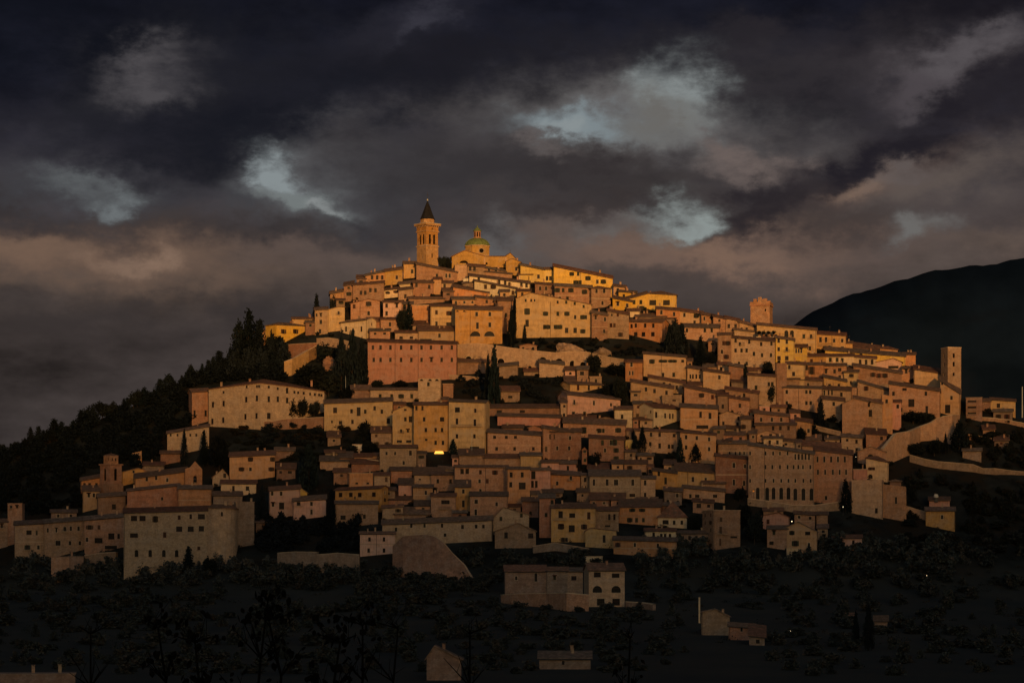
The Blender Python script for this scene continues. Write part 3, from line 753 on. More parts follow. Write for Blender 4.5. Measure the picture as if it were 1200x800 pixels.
# ---------------------------------------------------------------- the houses, one line each:
# left, right, eave left, eave right, foot (photograph pixels, turned into metres on the hillside), roof kind, wall (darker stone paints the shade on bottom-edge houses), options | label
HOUSES = """
387 404 344 341 354 e o | small orange house at the left end of the skyline row below the bell tower
403 414 335 333 353 s b | narrow brown house at the left tip of the upper town, under an antenna
413.5 450 334 331 353 e b w340:440,434 w343:423,428 | broad brown stone house with long flat eave left of the low white pair
418 429 327 326 336 s d | tiny open roof loggia on the upper left skyline
428 451 323 318 334 e o w325:436,442,448 | orange house with sloping roof on the upper left skyline, beside two antennas
451 472 318 315 333 e h w325:465 | golden blank fronted house on the skyline, second left of the bell tower
473 488 308.5 309.5 326 e g w318:483 | narrow golden house with dark overhanging roof directly left of the bell tower
488 536 309.5 319 333 e t w323:512 w323/2.5x5:523,527 | long brown stone house across the foot of the bell tower
450 468 340 338 349 e c | pale cream cottage on the upper left slope, lowest of a white pair
468 483 333 331.5 341 e c w- | low cream house with bright blank wall, left below the bell tower
467 484 340 338 351 e b w347:475 | small brown house below the low cream blank one
484 508 331 331 347 e t w334:488 w336:503 | tan house with two small windows straight below the bell tower
508 517 328 327 345 e o w- | narrow vivid orange house front below the bell tower
517 531 331 332 341 e t w335:521 | small tan cottage right of the narrow orange front
519 532 341 341 352 s d | low grey stone shed beneath the tan cottage near the church
547 568 311.5 313 326 e t w314:551,556 | tan stone house right under the church gable, left half
567 593 313.5 318 324 e t w315:573,581 | tan stone house right under the church gable, right half
533 547 311 311 329 f t w- | plain tan house wall with flat top below the left corner of the church
568 600 318 321 326 e b r4 w- | low brown house with wide lilac roof below the church
593 610 306.5 307 323 g h a600,303 w315:605 | small golden gabled annex at the right corner of the church
610 638 310.5 316 331 e y w324:611,631 w- | golden house sloping down right of the domed church
608 624 321.5 321.5 331 e c w326:617 | small cream house with dark eave, right below the golden annex
550 621 323 332 343 e c w327:561,585,592 w333:597,611,617 | long cream terrace house stepping down below the church
543 551 327 326 340 f w w- | narrow whitish wall at the left end of the long cream terrace
556 606 329 338.5 348 e c w336:569,578 w343:601 | second long cream house, below the long terrace house under the church
542 557 332 330 344 e d w337:548 | small grey house left of the two long cream houses
606 622 341 341 352 e g w345:612 | square pale cream house at the lower right end of the long cream pair
638 652 315 316 331 e y w326:641,645 | golden narrow house between the church annex and the big yellow block
649 718 312 326 339 e y w321/2.5x4:670,677.5 w326:689 w330:700,707 w331:675,680 r3 c1 P680 | big bright yellow house with long sloping roof on the upper skyline
627 650 332 334 346 e b w338:633,640 | brown house with shaded openings under the golden narrow house
650 693 334.5 337 357 e t w340:653,660,669 w342:685 w350:656,665 P694 | long tan house just below the big bright yellow one
693 716 337 338.5 362 h b L7 w341:699,708 w355:706 | dark brown corner house at the right end below the big yellow one
718 741 349 353.5 366 e y w356:724 w358:735 | golden house right below the end of the big yellow block
719 733 335 336.5 346 e o w340:724 | small orange house on the skyline right of the big yellow block
725 746 341.5 343 353 e y w347:731 | small yellow house on the skyline right of the big yellow block
735 750 364 364.5 372 e c w- | low pale house with bright wall in the gully right of the yellow block
734 758 350.5 344 363 e y w354:743,751 w361:752 | yellow house with rising roof, left neighbour of the bright hip roofed villa
757 793 343.5 345.5 362 h y w354.5/8x6:765,781 r4 c1 | bright yellow hip roofed villa with two wide windows on the skyline
769 797 361.5 363.5 379 e o w366:775 w368:790 w373:791 | orange house under the bright hip roofed villa, left half of the pair
796 823 364 367.5 380 e o w369:802 w370:816 w378:814 | orange house under the bright hip roofed villa, right half of the pair
765 792 373 373 380 s d | low wide roofed building tucked under the orange pair
822 838 368 371 386 e o | small orange house where the skyline steps down right of the orange pair
836 851 370.5 373.6 393 e t | tall tan house with slanting eave on the skyline, left of the two step houses
850 867 372.5 376 394 e t w382:854,862 | tan skyline house between the slanting one and the orange one before the square tower
866 887 377 383 398 e o w386:869,875 | orange skyline house just left of the square tower
860 888 386 389 400 e t w- | low tan wall house beneath the orange skyline house by the square tower
801 843 383 384 400 e t w387:805,826,834 r4 | brownish house with wide eave and dark windows above the tall feathery tree
604.5 693 350 357 396 g g a621.5,343.3 w352/1.8x3:616,626.5,622.5 w354/2x3.4:653.5,663.5,673.5 w359/2x3.4:684 w365/3x7:617.7 w367.5:639.3,653.7,664.3 w371.5:674,683,686.5 w378.5/4x8:617.7 w383:638,642,652,656 w387/4x6:664,674 w388:683 P645 P604.6 c2 D14 | great golden block with off centre gable and four rows of windows
693 712 366 369.5 399 e b w372:695,698 w374:709,706 w388:708 P693.4 D9 | brown stone house joined to the right side of the great golden block
712 737 364 368.5 397 e b w369/2x3:717,724 w381:716,720 w392:714,727 | brown stone house, second to the right of the great golden block
735.5 776 376.5 377.5 401 e o R8 w381.3:745,756,765.5 w391.5/4.5x5:745,754,765 w382:740 c1 | orange brown house with two rows of three windows beside a dark tree
745 781 371 371.5 378 e d r4 w- | low roofed range behind the orange brown house
324 357 380 381.5 404 h y L13 w388.3/3.4x5:332.3,346.4 w401/6x3a:332 w401/3x3:346 c2 | yellow house alone at the left end of the upper town
342 366 374 373 388 e g w- c2 | golden house half hidden behind the lone yellow house
358 371 378 377 392 s b | small brown house between the lone yellow one and the orange one
305 312 388 388 397 e o w- | tiny orange lit cottage among the conifers left of the lone yellow house
369 384 363 362 392 e o w369/2x3.5:371,376 w377:371,376 w388:375 | reddish narrow house at the left end of the upper town
384 404 363 360 388 g g a397,359.5 w366.5/2.5x4:383.8,396.8 w377:384 | golden house with blank lit gable wall on the upper left
411 445 356 353 375 g t a432,350.5 w356:432 w359:415 w367:432 P422 | tan gabled house with a single high window on the upper left slope
394 404 352 351 363 e b | small brown house behind the golden gable on the upper left
399 430 378 374.5 398 e c R11 w385.5/2.6x6:405.5,423.5 r2 w- | pale house with two tall windows and a bright side wall on the left slope
449 471 354 354 376 e r w358:453,465 w367:453 | rose coloured house beside the twin cypresses on the left slope
446 470 374 374 389 e t w380:457 | tan cottage under the rose coloured house
470 484 356 356 372 e t w359:474 | narrow tan house behind the twin cypresses
479 521 350 349.5 356 e b r2 w- | long low brown range above the blank orange wall
483 503 358 358 377 f o w- | blank orange wall with pale border between cypresses and arched house
483 504 381 381 388 s b w- | low shed with dark opening under the blank orange wall
504.5 534 358.5 359 388 e g w366:511.5 w367:526 w379:511.5 w380/6x5:526 w381.5/3x7.5:535.5 | golden house with shuttered windows, left half of the arched pair
533.5 588.5 362 363.5 403 e g r4 w364.5/3x1.5a:536,544 w368/3x5:558.6,574 w381.5/3x7.5:559.5 w380.5/3x5.5:574 w391/12x6a:557,573.5 P551 D11 | golden house with two big dark half round arches at its base
583 600 352 352 391 e b w369:593 | tall narrow brown house right of the house with two arches
531 573 336 343 350 e o w- r3 | long orange house with blank wall in the middle of the upper town
530 558 350 351 359 e o | low orange cottage under the long blank orange house, left
557 583 348 351 358 e z | low red brown cottage under the long blank orange house, right
586 597 341 342 353 e o w346:591 | small orange house between the cream pair and the golden block
580 601 352 352 363 s z | low reddish lean-to left of the great golden block
431 535 400 403 448 e p w407/2.8x5:437,446,457.5,470,482,494,505,517.5,529.5 w421.5/2.8x5:438,446,457.5,470,482,494,505.5,517.5,529.5 P463 P490 r3 c0 | huge salmon pink palace with two long rows of shuttered windows
463 490 389.5 389.5 401 e t w395.5/4x3:470,482 c0 | small tan attic house rising from the roof of the salmon palace
490 535 387 388 401 s o w393:515 w399/14x4:499 | orange upper storey above the right part of the salmon palace
225 244.5 459 458 497 e t L4 w484/2.5x7:228,241 w- | lower wing with loggia at the left corner of the great corner convent
196 245 507.5 499 530 e t w509.5/2x3:200,208,223,230 r2 | low sloping wing with a row of small windows left of the great corner convent
269 322 535 532.5 560 e o w538:293.5,319.5 w549.5/3x4.5:283,293.5,318 r5 w- | orange house with wide dark roof below the great corner convent
380 460 472.5 469.5 503 e g w480.5/4.5x6.5:392.7 w481.5:412 w482/4.5x10:420.3 w482:428,447.5 w478:439 w494/2x3:389 w495/4x4:399 w494:413 w493/4x6:455 r4 c0 | long golden yellow house with framed windows in the middle left
460 485 482 479.5 522 g g a475,475.5 w480/3x2:475 w491/4x7:481 w491:475 w504.5/2.6x3.6:470,478 w517/6x3:468,479 | golden gabled tower house projecting from the long yellow terrace
485 526 474 474 529 e g w478/2.5x5:495,488 w491:497,500 w491/5x5:518 w503.5:499,510.5,518 w515/3x2.5:499.5 w518.5:510.5,519 P525 | tall golden tenement with three rows of windows over a glowing terrace
526 569 470 471.5 534 e g R5 w480/6x6:536 w481:557 w493.5/3x7:535.5 w495/3x8:556.5 w511:535.5,556 w525.5/11x5:556 B529,565,500 | tall golden tenement with a long balcony, right end of the yellow row
434 490 457 456 471 e t w464:445.5,459,470,482.5 r2 c0 | long low tan building behind the roofs of the yellow row
490 517 443.5 443.5 470 f t w450:502 w441/4x2a:494,504,512 | squat tan tower block at the foot of the salmon palace
519 531 450 450 466 f t w- | stone pillar-like block right of the squat tower block
412 435 457 456 472 s d w- | low grey wall house left of the long low tan building
536 573 424 424 438 s b w- | ruined tan house below the terrace wall, right of the salmon palace
560 575 424 425 436 s t | small tan outhouse between the salmon palace and the tall cypress
585 607 429 427 443 e b w- | low tan house right of the tall cypress under the terrace wall
587 609 458 458.5 471 s b w465/5x3:598 | small lonely shed in the dark garden below the tall cypress
632 661 424.5 427 442 e t w- | tan outbuilding in the garden above the rose villa
573 656 477 478 488 e b r4 w482/6x3:585,612 c0 | long low brown house at the foot of the dark garden
583 657 487 489 499 e r r3 w- c0 | long low rose coloured wall house left of the rose villa
571 634 506 510 536 e t w512/3.4x3.4:579.6,593.3,604 w525.5/3x4:582,603,625 r4 | wide tan house with two rows of three windows, left of the stepped pair
636 672 501 506.5 538 e t w511.5/3x6:647,668.5 w525:654,666.5 w526/2.5x6:640 | tan house below the lower left corner of the rose villa
538 567 533 533 547 s t w- | low tan wall house just below the balcony tenement
567 610 536 536.5 547 e t w- | low olive tan range under the wide tan house
610 634.5 533 534 549 e g w- | square olive gold house under the wide tan house
634.5 656 541 542 557 e r w548:643 c0 | pinkish small house with blue grey roof, left of the dark gully
656 675 543 543 557 e r | small reddish house right of the pinkish one with blue grey roof
668 706 449.5 451.5 463 e g L12 w454/2.8x6:677.5,690 w456/2.8x6:701.5 r3 w- | golden house peeping over the roof of the rose villa
665 727 462 468 488 e r L12 w471/2.6x5.5:673 w472/2.6x5.5:696 w474/2.5x4:716 w484/3.5x4:672,685 w485/4x4:695 r4 w- | rose pink villa with grey shaded left side
720 741 479 480 501 e c w488/3x5:729 | small cream house at the right corner of the rose villa
660 733 495 498 514 e t w504/3x7:684 w504.5:702,707 w504/3.4x5:724.5 r6 | wide grey brown house directly below the rose villa
645 681 505 506 538 e b w513:668 w525:653,667 | brown house left of the terraced house below the rose villa
690 731 512.5 515 541 e b w518.5/3x6:706,709,716,720 w527.5:709,722 w537:722 | brown house with paired tall windows below the rose villa
733 753 424 424.5 447 e o w437/2x5:738,741.5 w427:740 | narrow orange wing at the left of the orange house below the dark tree
754 804 414 418.5 443 e o w423.5:764 w423/2.8x3:775,779,786,790,800 w439:777,789.5 w440:802 P775 r2 D9 | orange house with lit left part, below the dark garden trees
805 827 430.5 433.5 449 e o w441/2x5:809,812,816,820 | small orange house with a row of tall narrow windows
824 855 434 438 457 e o w442:843 w441:826 D9 | brighter orange house with a single window, right of the row of narrow windows
841 855 427 427 439 e t w432:845 | small tan house above the single window orange house
854 871 427.5 430.5 456 e b w447:865 | narrow brown house right of the single window orange house
876 909 439 441 475 e t w454:886 w450:901,905 r2 | tan house with rusty roof in the hollow right of the orange houses
760 803 441.5 449.5 459 e t w450:778 w451.5:785 w454:793,801 | long low tan house sloping down under the orange lit house
739 789 447 455 471 e o w456:757 w458:767 w460:781 | orange brown house sloping down right of the garden cypress mass
739 750 459 459 471 e b | tiny brown house over the cream fronted house, left
776 799 463 463.5 478 f t w469/4x2:790 | small tan roof tower above the cream fronted house
802 842 453 461.5 477 e t w463:822 w465/3x5:835 | brown house sloping down right of the small roof tower
841 853 463 463.5 484 s b w476:843,847 | narrow brown house left of the house with single bright window
854 878 465.5 469 485 e t w475:867 | tan house with a lit right edge and one window in the centre right
850 889 455.5 461 480 e t w463:872 r3 | long brown roofed house above the one window house, centre right
766 797 477 479.5 503 e c L22 w486/3.4x7:769 w487/3x6:779.5 w487.5/2.5x6:785,788.5 w500/2.5x3:769,779 w- P797 r5 | cream fronted house with shaded blank left side in the middle right
797 841 476.5 479 505 e o w485.5/3x7:821 w487/3.4x7:832 w500/14x4:823 r4 | orange house with dark awning right of the cream fronted house
744 797 504 506 531 e t w509:763,773 w510/3.4x4:790 w520:762 w522/3x6:773 w523:784,788 r2 | long tan house below the cream fronted house, left half
797 839 506 509.5 541 e o w512:804 w513:816.5 w514.5:831 w524:804 w526:831 r2 | long reddish house below the cream fronted house, right half
841 857 520 516 536 e b | small brown house with steep roof right of the long reddish house
857 886 447 449 461 s d w- | low grey roofed building under the tan hollow house
893 908 397 399.5 425 e y w404:896,903 | small yellow house left of the yellow three storey house
841 857 392 392 428 e b w402:848,853 w412:846 w418:851 | tall plain brown house left of the tan balcony house
857 908 395.5 400 431 e t w399:862,878 w403:867,892 w402:904 w410.5:862,869,875 w414.5:883.5 w416:893,903.5 w426:866,875 B867,873,404 | broad tan house with many windows below the skyline, left of the yellow three storey one
909 931 395.5 398.8 426 e y w399:912.5,922 w409:912.5,922 w419.5/4x5:913,922 | yellow three storey house with six dark windows right of centre
926 946 406.5 407 427 e y w411/2x5:930,933,936,939 | yellow house with a posted loggia under a red brown eave
909 922 425 425.5 475 n b w- P910 | tall plain shaded stone wall house below the yellow three storey house
921 943 426 427 456 e g w438/3.4x5:930 w430:925 w449/5x5:932 | golden brown house with square windows beside the tall plain wall
887 957 380 386.5 412 e g r2 w391/4.5x8a:921.5,928 w394:942,950.5 w394/5x5a:897,903,890,909 w408:949 D9 P956 | long golden palace with two dark arched windows and planted balcony below the square tower
957 991 391 393 412 e g w398/3x6:961.5,968 w399/2.8x4.5:977.5,987 w407:959,972 w408/4x4:987 P975 B959,975,405 | golden house with balcony at the end of the palace row
990 999 402 403 412 e g w- c1 | tiny golden house at the step of the right skyline
999 1030 407 411 416 e b r6 w- | low house under a broad brown roof on the right skyline
1028 1052 407.5 409.5 415 h o w- c1 | small hump roofed orange house on the right skyline
967 1061 410 417.5 422 e y r4 w415.5/3.4x4:997,1009 c1 | long low yellow house under a dark roof on the right shoulder
1059 1073 415 415.5 428 e o w- c2 | small orange house at the right end of the long low yellow one
945 968 417.5 417 430 e g w423:947,951 w424:962 | small golden house left of the row with bluish windows
967 1001 417 417.5 429 e c w421.5/3x5:969,973,981 w422/6x5:980 w422:987 | pale row house with a line of bluish windows on the right shoulder
1000 1027 418 420 432 e c w424/3x6:1001,1008,1015,1022 | pale house with dark doorways right of the row with bluish windows
965 992 428 428.5 446 e z w435:968,978 w433/4x4:984 w442:984 | red brown house under the row with bluish windows
940 966 427 427.5 447 e z w434/3.4x9:951 w431:944 | red brown house with one tall dark window right of the yellow houses
989 1006 436 436 452 s g | golden stump of a house left of the wide dull brown one
1027 1057 424.5 424.5 437 g r a1047,420 w430/12x3:1047 | pink gabled house on the right shoulder under the long yellow roof
1000 1057 428.5 437.5 449 e b w439:1023 w440:1030,1037 r3 | wide dull brown house in front of the pink gable
1057 1072 431 432 447 e t w435:1062 | small tan house right of the pink gable
1071 1108 432.5 438 458 s o w- c1 | large blank orange wall house near the right end tower
1102 1125 446 461 487 s o w447/2.5x3:1104 w479/6x10:1110.5 w466:1115 D8 | orange end house with one big opening at the right tip of the town
1042 1101 449.5 458 491 e t w456/5x3:1060 w461:1047,1085 w472/7x9:1068 w464:1048 w480/3x9:1086 w480:1056,1099 r3 | broad tan house with a big dark square opening near the right end
1005 1042 447 457.5 470 e t w455/2.5x5:1015 w- | tan house with slanting eave left of the house with the square opening
1000 1034 466 472.5 506 e t w474:1018 w476:1032 w484/4x8:1020 | tall tan house with blank front above the ramp, right side
1033.5 1046 462 464 507 n o w470:1039 | narrow vivid orange wall front above the ramp
1046 1056 471 472 503 e r w476:1048,1052 w481:1056 | narrow pink house above the ramp beside the orange wall front
918 963 453.5 455 481 e t P936 w459:922,945,949.5 w472:922,945,950 r2 | wide golden brown house with a drainpipe down its middle, right of centre
964 997 455.5 457.5 473 e t w460/2.2x6:966,971,975,959 w462/3x5:986 | house with three pale framed windows right of the drainpipe house
963 989 467 469.5 494 e t w473:977 | tan house above the tree beside the tall arched door
987 1017 473 471 509 g t a1001,467 w492/5x17a:989.5 D14 | chapel-like gabled house with one tall arched door on the right
1017 1042 470.5 472 490 e t | plain tan house behind the chapel-like gable
938.5 964 444.5 446 457 e b w451:947 | low brown house under the golden brown square window house
965 992 441.5 447 459 e g w452:972,983 | small golden house with slanting eave right of centre
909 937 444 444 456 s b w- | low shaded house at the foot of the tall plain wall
884 925 483.5 488 499 e b w491.5/3x5:892,904.5,915.5 r3 w- | brown house with three dark openings under the drainpipe house terrace
885 933 497.5 498 517 e b w501.5:906,914.5,924 w515:895 r2 | brown house with three square windows beneath the one with three openings
932 951 492 495 514 e o w504.5:947.5 w504/6x3:939 | small orange brown house with flat eave left of the dark garden
843 869 486 486.5 501 g t a852,482 | little tan gabled cottage right of the orange house with awning
868 880 490.5 491 515 e t w490:878 w500:871 | narrow tan tower-like house beside the little gabled cottage
887 909 509 508 518 g t a899,504.5 | little low gabled house above the arcaded convent roofs
850 873 509.5 509.5 520 e b | low house with dark blue grey roof above the arcaded convent
895 917 513 513.5 523 e c w518:902,911 | short cream house above the arcaded convent roof
916 934 516 517.5 524 e t | short tan house above the arcaded convent roof, right
940 985 521.5 525 531 e b r6 w- | broad roofed wing above the right part of the arcaded convent
842 878 519 520 537 e t w531/2.4x4:855,862,867,872 w- c0 | tan house with a row of small windows left of the arcaded convent
838.5 877 533.5 537.5 577 e b w545/3.4x6:860 w546:873 w565/3x7:860 w566/3x6:872 r2 | tall brown house joined to the left of the arcaded convent
877 954 521 532 590 e b w531/2x4.5:879,897,906,914,923 w535/2.2x7:932,936,940,944,948 w547/2x5:879,897,905,914,923,930,935.5,941,949.5 w563/2x4.5:879,897,906.5,915.5,924,932,941.5,950 w579/4.4x16a:888,899 w578/4.4x14a:906.5,915.5,924 w579/4.4x14a:932,941.5,951 D16 r3 c2 P896 P953 | huge brown arcaded convent with tall arches along its foot
954 999 527 532.5 589 e t w538/2.4x7:958,966,974,982,990 w553/2.2x6:958.5,967,976,984 w553/2.2x6:991.5 w583:968 D14 r5 c2 w- | right wing of the arcaded convent with a row of pale framed windows
1015 1041 536 541 563 h c w549/2.2x3:1020,1024 w558/5x5a:1020 c0 | pale lit chapel house above the two blank cubic walls, right side
1000 1016 550 550 563 f r w- | small pink terrace wall house left of the pale chapel
998 1034.5 562 562 605 n t w598/3x6:1027 P1034 | big blank cubic tan house below the pale chapel, left cube
1034.5 1062 567 570 607 n z w586/2.5x8:1050 | reddish cubic house below the pale chapel, right cube
1043 1056 563.5 563.5 572 h d w- c0 | little round roofed block behind the reddish cube
1005 1038 529 529.5 543 g b a1020,523.5 w534.5/7x5a:1020 | gabled stone house with one dark arched window below the ramp
747 766 533 534 546 e b | small brown house between two cypresses below the long tan house
731 758 542.5 543.5 555 e t w548:738 | low tan house above the seven windowed house
691 751 557.5 557.5 584 e t w565/3x7.5:696 w565/3.4x7.5:711.5,741.5 w565/5x7:722 w579/3x5:703,723.5 w580/7x4:741 r7 | seven windowed tan house with wide grey roof in the middle
750 768 560 561 584 e t w565.5/2.8x6:756 w580/2.8x6:756 r3 | narrow tan annex right of the seven windowed house
765 793 551 554.5 573 e g w555:772 w563/3x8:780 r3 w- | small golden house right of the seven windowed house
792 843 551 554.5 571 e g w561.5/3x6:812 w562.5/3x6:827 r9 P806 w- | long tan house under a very broad roof left of the arcaded convent
800 849 571 575.5 587 e t w581/5x3.5:817,838 w581:809 r3 | low house with two wide dark openings left of the round tree
725 774 593.5 594 615 e o w597.5/3.4x3.6:741,752.5 w609/3x5:738,746,754 r9 c0 | square orange brown house with a very dark wide roof, lower middle
771 805 606 606 618 p c a787,588 w611.5/7x5:780 w612:790,799 w- | cream cottage under a tall dark pyramid roof, lower middle
646 698 594.5 595 635 e g w602.5/5x8:657 w603.5/7x5:670.5 w604/3.4x8:690 w617/3.4x5.5:657.5,684.5 w619/7x8:670 w632:660,664 B648,664,609 r4 | golden yellow house with wide windows at the lower middle
698 725 597.5 598 622 e t w605.5/2.6x7:714,720 w616/6x2:712 | tan house joined to the right of the lower golden yellow house
686 722 622 622 642 g g a692,618.5 w631/3.4x9:708 | small yellow gabled house behind bushes at the lower middle
719 793 632 634 652 e o w638:744,724 w639:771 r4 c0 | long orange brown house at the lower edge of the town
756 792 621.5 622 635 e c w628/3x6:775,779.5,785 w626:766 w627/4x5:773 w- r3 | low cream house with grouped windows above the long orange brown one
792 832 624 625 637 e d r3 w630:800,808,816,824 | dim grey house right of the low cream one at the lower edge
836 867.5 597.5 598.5 645 f t L13 w608.5/3.4x5:845 w621/3x8:844.5 w635/2.6x8:844 w629/9x2:860 B839,851,625 | tall flat topped pale house standing alone at the lower right
823 850 566 566 577 s b w- | small dim lean-to right of the low house with wide openings
899 923 619.5 619 643 e b w624:907 w636/5x4:904 | shaded left wing of the gabled house at the lower right
922 957 617.5 622.5 648 g o a935.5,611.5 w624:928 w624.5/6x4:946.5 w636.5/4x6:932 w638:948 | orange gabled house with a white shed at the lower right
893 925 604.5 606 620 g r a912,600.5 w611:900 | dim pinkish gabled house just behind the orange gabled one
976 1010 630 630 642 e r w635:1000 c0 | low dim mauve house at the lower right
1085 1119 598 598 617 e g w605.5:1104 r4 | small tan house by itself on the right flank slope
1089 1113 586 586 600 e r r4 w- | lilac roofed upper part of the lone house on the right flank
1132 1151 466 466 492 f d w470/10x2:1139 w477/10x2:1139 w484/10x2:1139 B1133,1144,474 B1133,1144,481 B1133,1144,488 c0 | grey apartment block with three balcony strips on the far right
1150 1161 470 470 481 e d w- | low grey house right of the apartment block with balcony strips
1161 1190 468 470 481 e g w475/4x5:1170 | pale house with lit ends on the far right ridge
1164 1186 482 482 494 e d w488:1170,1180 | dim house under the pale one on the far right ridge
9 26 590 590 636 f b R3 w593.5/2.5x3:13,20 Nbell_tower Csmall_tower | plain square stone tower at the far left end of the lower town
-12 9 611 611 641 e b w616:2 | reddish house cut by the left picture edge
17.5 52 614.5 612.8 656 e t w623.5/6x5:34 w624/2x5:43 w641:32,45 w- r4 | reddish tan house right of the plain tower at far left
52 99 612.5 609 650 e t w621/2.2x5:56,66 w619.5/3.4x5:76 w619/2.6x5:83,92 w638/3x7:54 w636/6x6:68 w636:82,93.5 r4 | long tan house in the far left row with two floors of windows
99 145 609 605 646 e b w617.5/4x5:105 w617.5:116 w632:102 w633/9x6:115.5 w628/7x7:130.5 w628/3x6:139 w641/14x4:130 r4 | brown house with a garage door in the far left row
145 250 600.5 597.5 662 e t w607/7x6:157,167 w608/3x7:182 w606/3x5:210 w605/3x6:223.5 w605/8x6:236,244 w627/9x5:157 w626.5/20x6:172 w626.5/3.4x6:193 w619.5/7x6:210,223.5 w619/6x6:236 w648/4x8a:160,176,192,207 w642/3x4:233 r5 c1 D14 | very long convent with irregular windows and buttresses at the lower left
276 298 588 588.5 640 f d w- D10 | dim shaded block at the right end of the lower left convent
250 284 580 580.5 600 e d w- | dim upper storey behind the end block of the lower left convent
60 81 652 653 680 f b w- | small boxy lit building standing in front of the far left row
81 98 652 652 676 f d w- | dark boxy building beside the small lit one at far left
95 117 563 559 580 e o w568:99,105,113 w- | small orange brown house left of the lower left bell tower
97 117 575 575 596 s o w580:104,110 | low lean-to beneath the small orange brown house at lower left
115 147 582 580 605 e b w593.5/4.5x6:133.5 | brown house in front of the lower left bell tower
143 179 553 554.5 565 g g a162,548.5 w552.5/2.4x3:156.5 | lit tan gable right of the lower left bell tower
154 166 531 528 545 n o w- | broken orange chimney-like stub above the lit tan gable
158 219 560 552 576 e o w562:196 w557:172,183 r5 | long orange lit roofed house at the lower left
149 210 575 568.5 599 e b w584/2.6x4:190 r1 w- | broad brown blank house with one tiny window at the lower left
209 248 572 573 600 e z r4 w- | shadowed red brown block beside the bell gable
147 182 593 596 600 g o a153,586.5 w595:158 | low lit gable above the long convent roof
259 300 566 566.5 579 e c w572/3x6:273.5 w572/4x5:290 r4 w- c0 | small cream house with wide dark roof at the left
249 268 559 558 568 g t a261,549.5 | small tan gabled cottage left of the small cream house
316 352 574.5 572 606 e r w578:319,329.5 w592.5/6x8:330 w591:320 r4 w- | pinkish house with red trim among dark trees at left
343.5 382 587 584.5 607 e r w590/4x4:350 w590:365 w599.5/2.8x6:365 r5 w- | low pink house right of the pinkish one with red trim
347 360 580 577 587 g y a353,572 w- | tiny yellow gable between the two pink houses at left
393 447 574 571.5 601 e g R8 w579.5/5x5:399,411,421.5 w579/5x5:438 w583/2x3:416 c0 r2 | golden tan house with four square windows at the left centre
409 437 554.5 554.5 574 f o w566/3x2:418,431 | blank orange upper block above the house with four square windows
393 443 590 589.5 616 e t w605:427 w606/6x5:402 w606/2x2:417 | tan house with fallen plaster under the four square windows house
445 488 524 524.5 552 e t w531/2.4x4:453,463 w530.5/3.4x6:481 w542:473 r3 | pale brown house left of the glowing terrace
375 410 540 540 549 e b r6 w- | low house with broad dull roof left of the pale brown house
412 446 543 543 553 e b r5 w- | low house with broad dull roof adjoining the pale brown house
381 404 530 530 539 e d r3 w- | grey cottage high among the hedges left of the glowing terrace
413 424 521 521 528 f w w- | tiny whitish hut in the hedges left of the glowing terrace
485 521 556 556.5 572 e t w563:492 w563/3.4x6:513 r10 c1 | tan house with very broad purple brown roof below the glowing terrace
484 507 570.5 571 590 e o w577:499 | orange brown cottage below the one with purple brown roof
455 484 585 585 591 e b r11 w- | low house under a large mauve brown roof, left of centre
462 505 602 602 609 e b r8 w- | low house under a large tan brown roof above the long lower range
448 577 614 608.8 637 e t w615.5:482,497.5,518 w617/3.4x5:542 w616.5/3x4.5:558,566.5 w626.5/3x4:521.5 w620:464 r5 c1 D12 | very long tan range with dark roof at the lower centre
422 463 625 625 650 e r w631.5:433,450 w644.5:432,450 P441 r2 | pinkish square house with four windows at the lower left of centre
505 536 555.5 556 575 e b w563.5:513,528 r3 | brown house right of the one with purple brown roof
533 595 546.5 547.5 582 e t w552/4x6:541.5,547.5 w553:563 w553.5:580 w563.5:547.5,562,571 w575:563 P569 r1 | big tan tenement in the centre of the lower town
594.5 621 549 549.5 592 e o w556/3.4x6:599,612 w567.5/3.4x6:598.5 w569/8x8:612 r2 | tall orange house in the centre of the lower town
620 645 550 551 577 e r w556.5/5x9:625 w567/3x8:624,628.5 w568:646 r2 w- | pink house with dark doorways right of the tall orange one
645 680 555 557 574 e o w566:647,653 w560:669 w- | low orange house stepping down right of the pink one with doorways
533 551 570 570.5 599 s g w575.5:543 w590/3x8:543 | narrow lit house with a doorway in the lower centre
551 595 580.5 580.5 610 e t w587.5/4x5:558 w590.5:582 w600/3x7:557.5 | wide tan house with a terrace roof in the lower centre
505 534 581 581 606 e b w588/10x5:522 B514,530,596 | brown house with a balcony loggia in the lower centre
632 650 583 583 630 e b w588:647 w603:640 | dark brown house left of the lower golden yellow one
578 620 607 603 626 g t a590,594.5 w607.5:587 w598.5:611 | big tan gable with lopsided roof at the lower centre
580 628 622.5 622 642 g b a607,612.8 w627/4x7:593 w627.5/6x6:622 | lowest gabled house of the centre, with a wide flat roof line
661 690 592 592 600 e d r3 w- | low grey roof behind the lower golden yellow house
592 640 669 669 697 e d w676/3.4x10:628 w677:605 r7 c0 | long dim farmhouse below the town, left part
640 665 668 668.5 697 e d w676.5:650 r4 c0 | dim middle part of the farmhouse row below the town
664 683 669 669 697 e b w677/6x5:672.5 c0 | small lit end part of the farmhouse row below the town
690 732 667.5 668 711 e t L6 w673/8x6:700 w674/9x5:721.5 w690/11x8a:700,722 w705/9x8:722,704 r8 c1 | tall pale house with big arched openings below the town
686 706 652 652 660 f c w- | white roof terrace block behind the tall pale house
822 855 717 722 744 g b a838,713.5 w- | lone pink gabled house on the dark slope at the bottom right
854 884 733 735 750 e b w737:869 r4 | tan wing with broken roofs beside the lone pink gabled house
878 896 744 746 756 s d | low grey annex at the right end of the lone pink house
632 692 771 771 784 e d r8 w776:660 c2 | dim house among trees at the bottom edge, right of centre
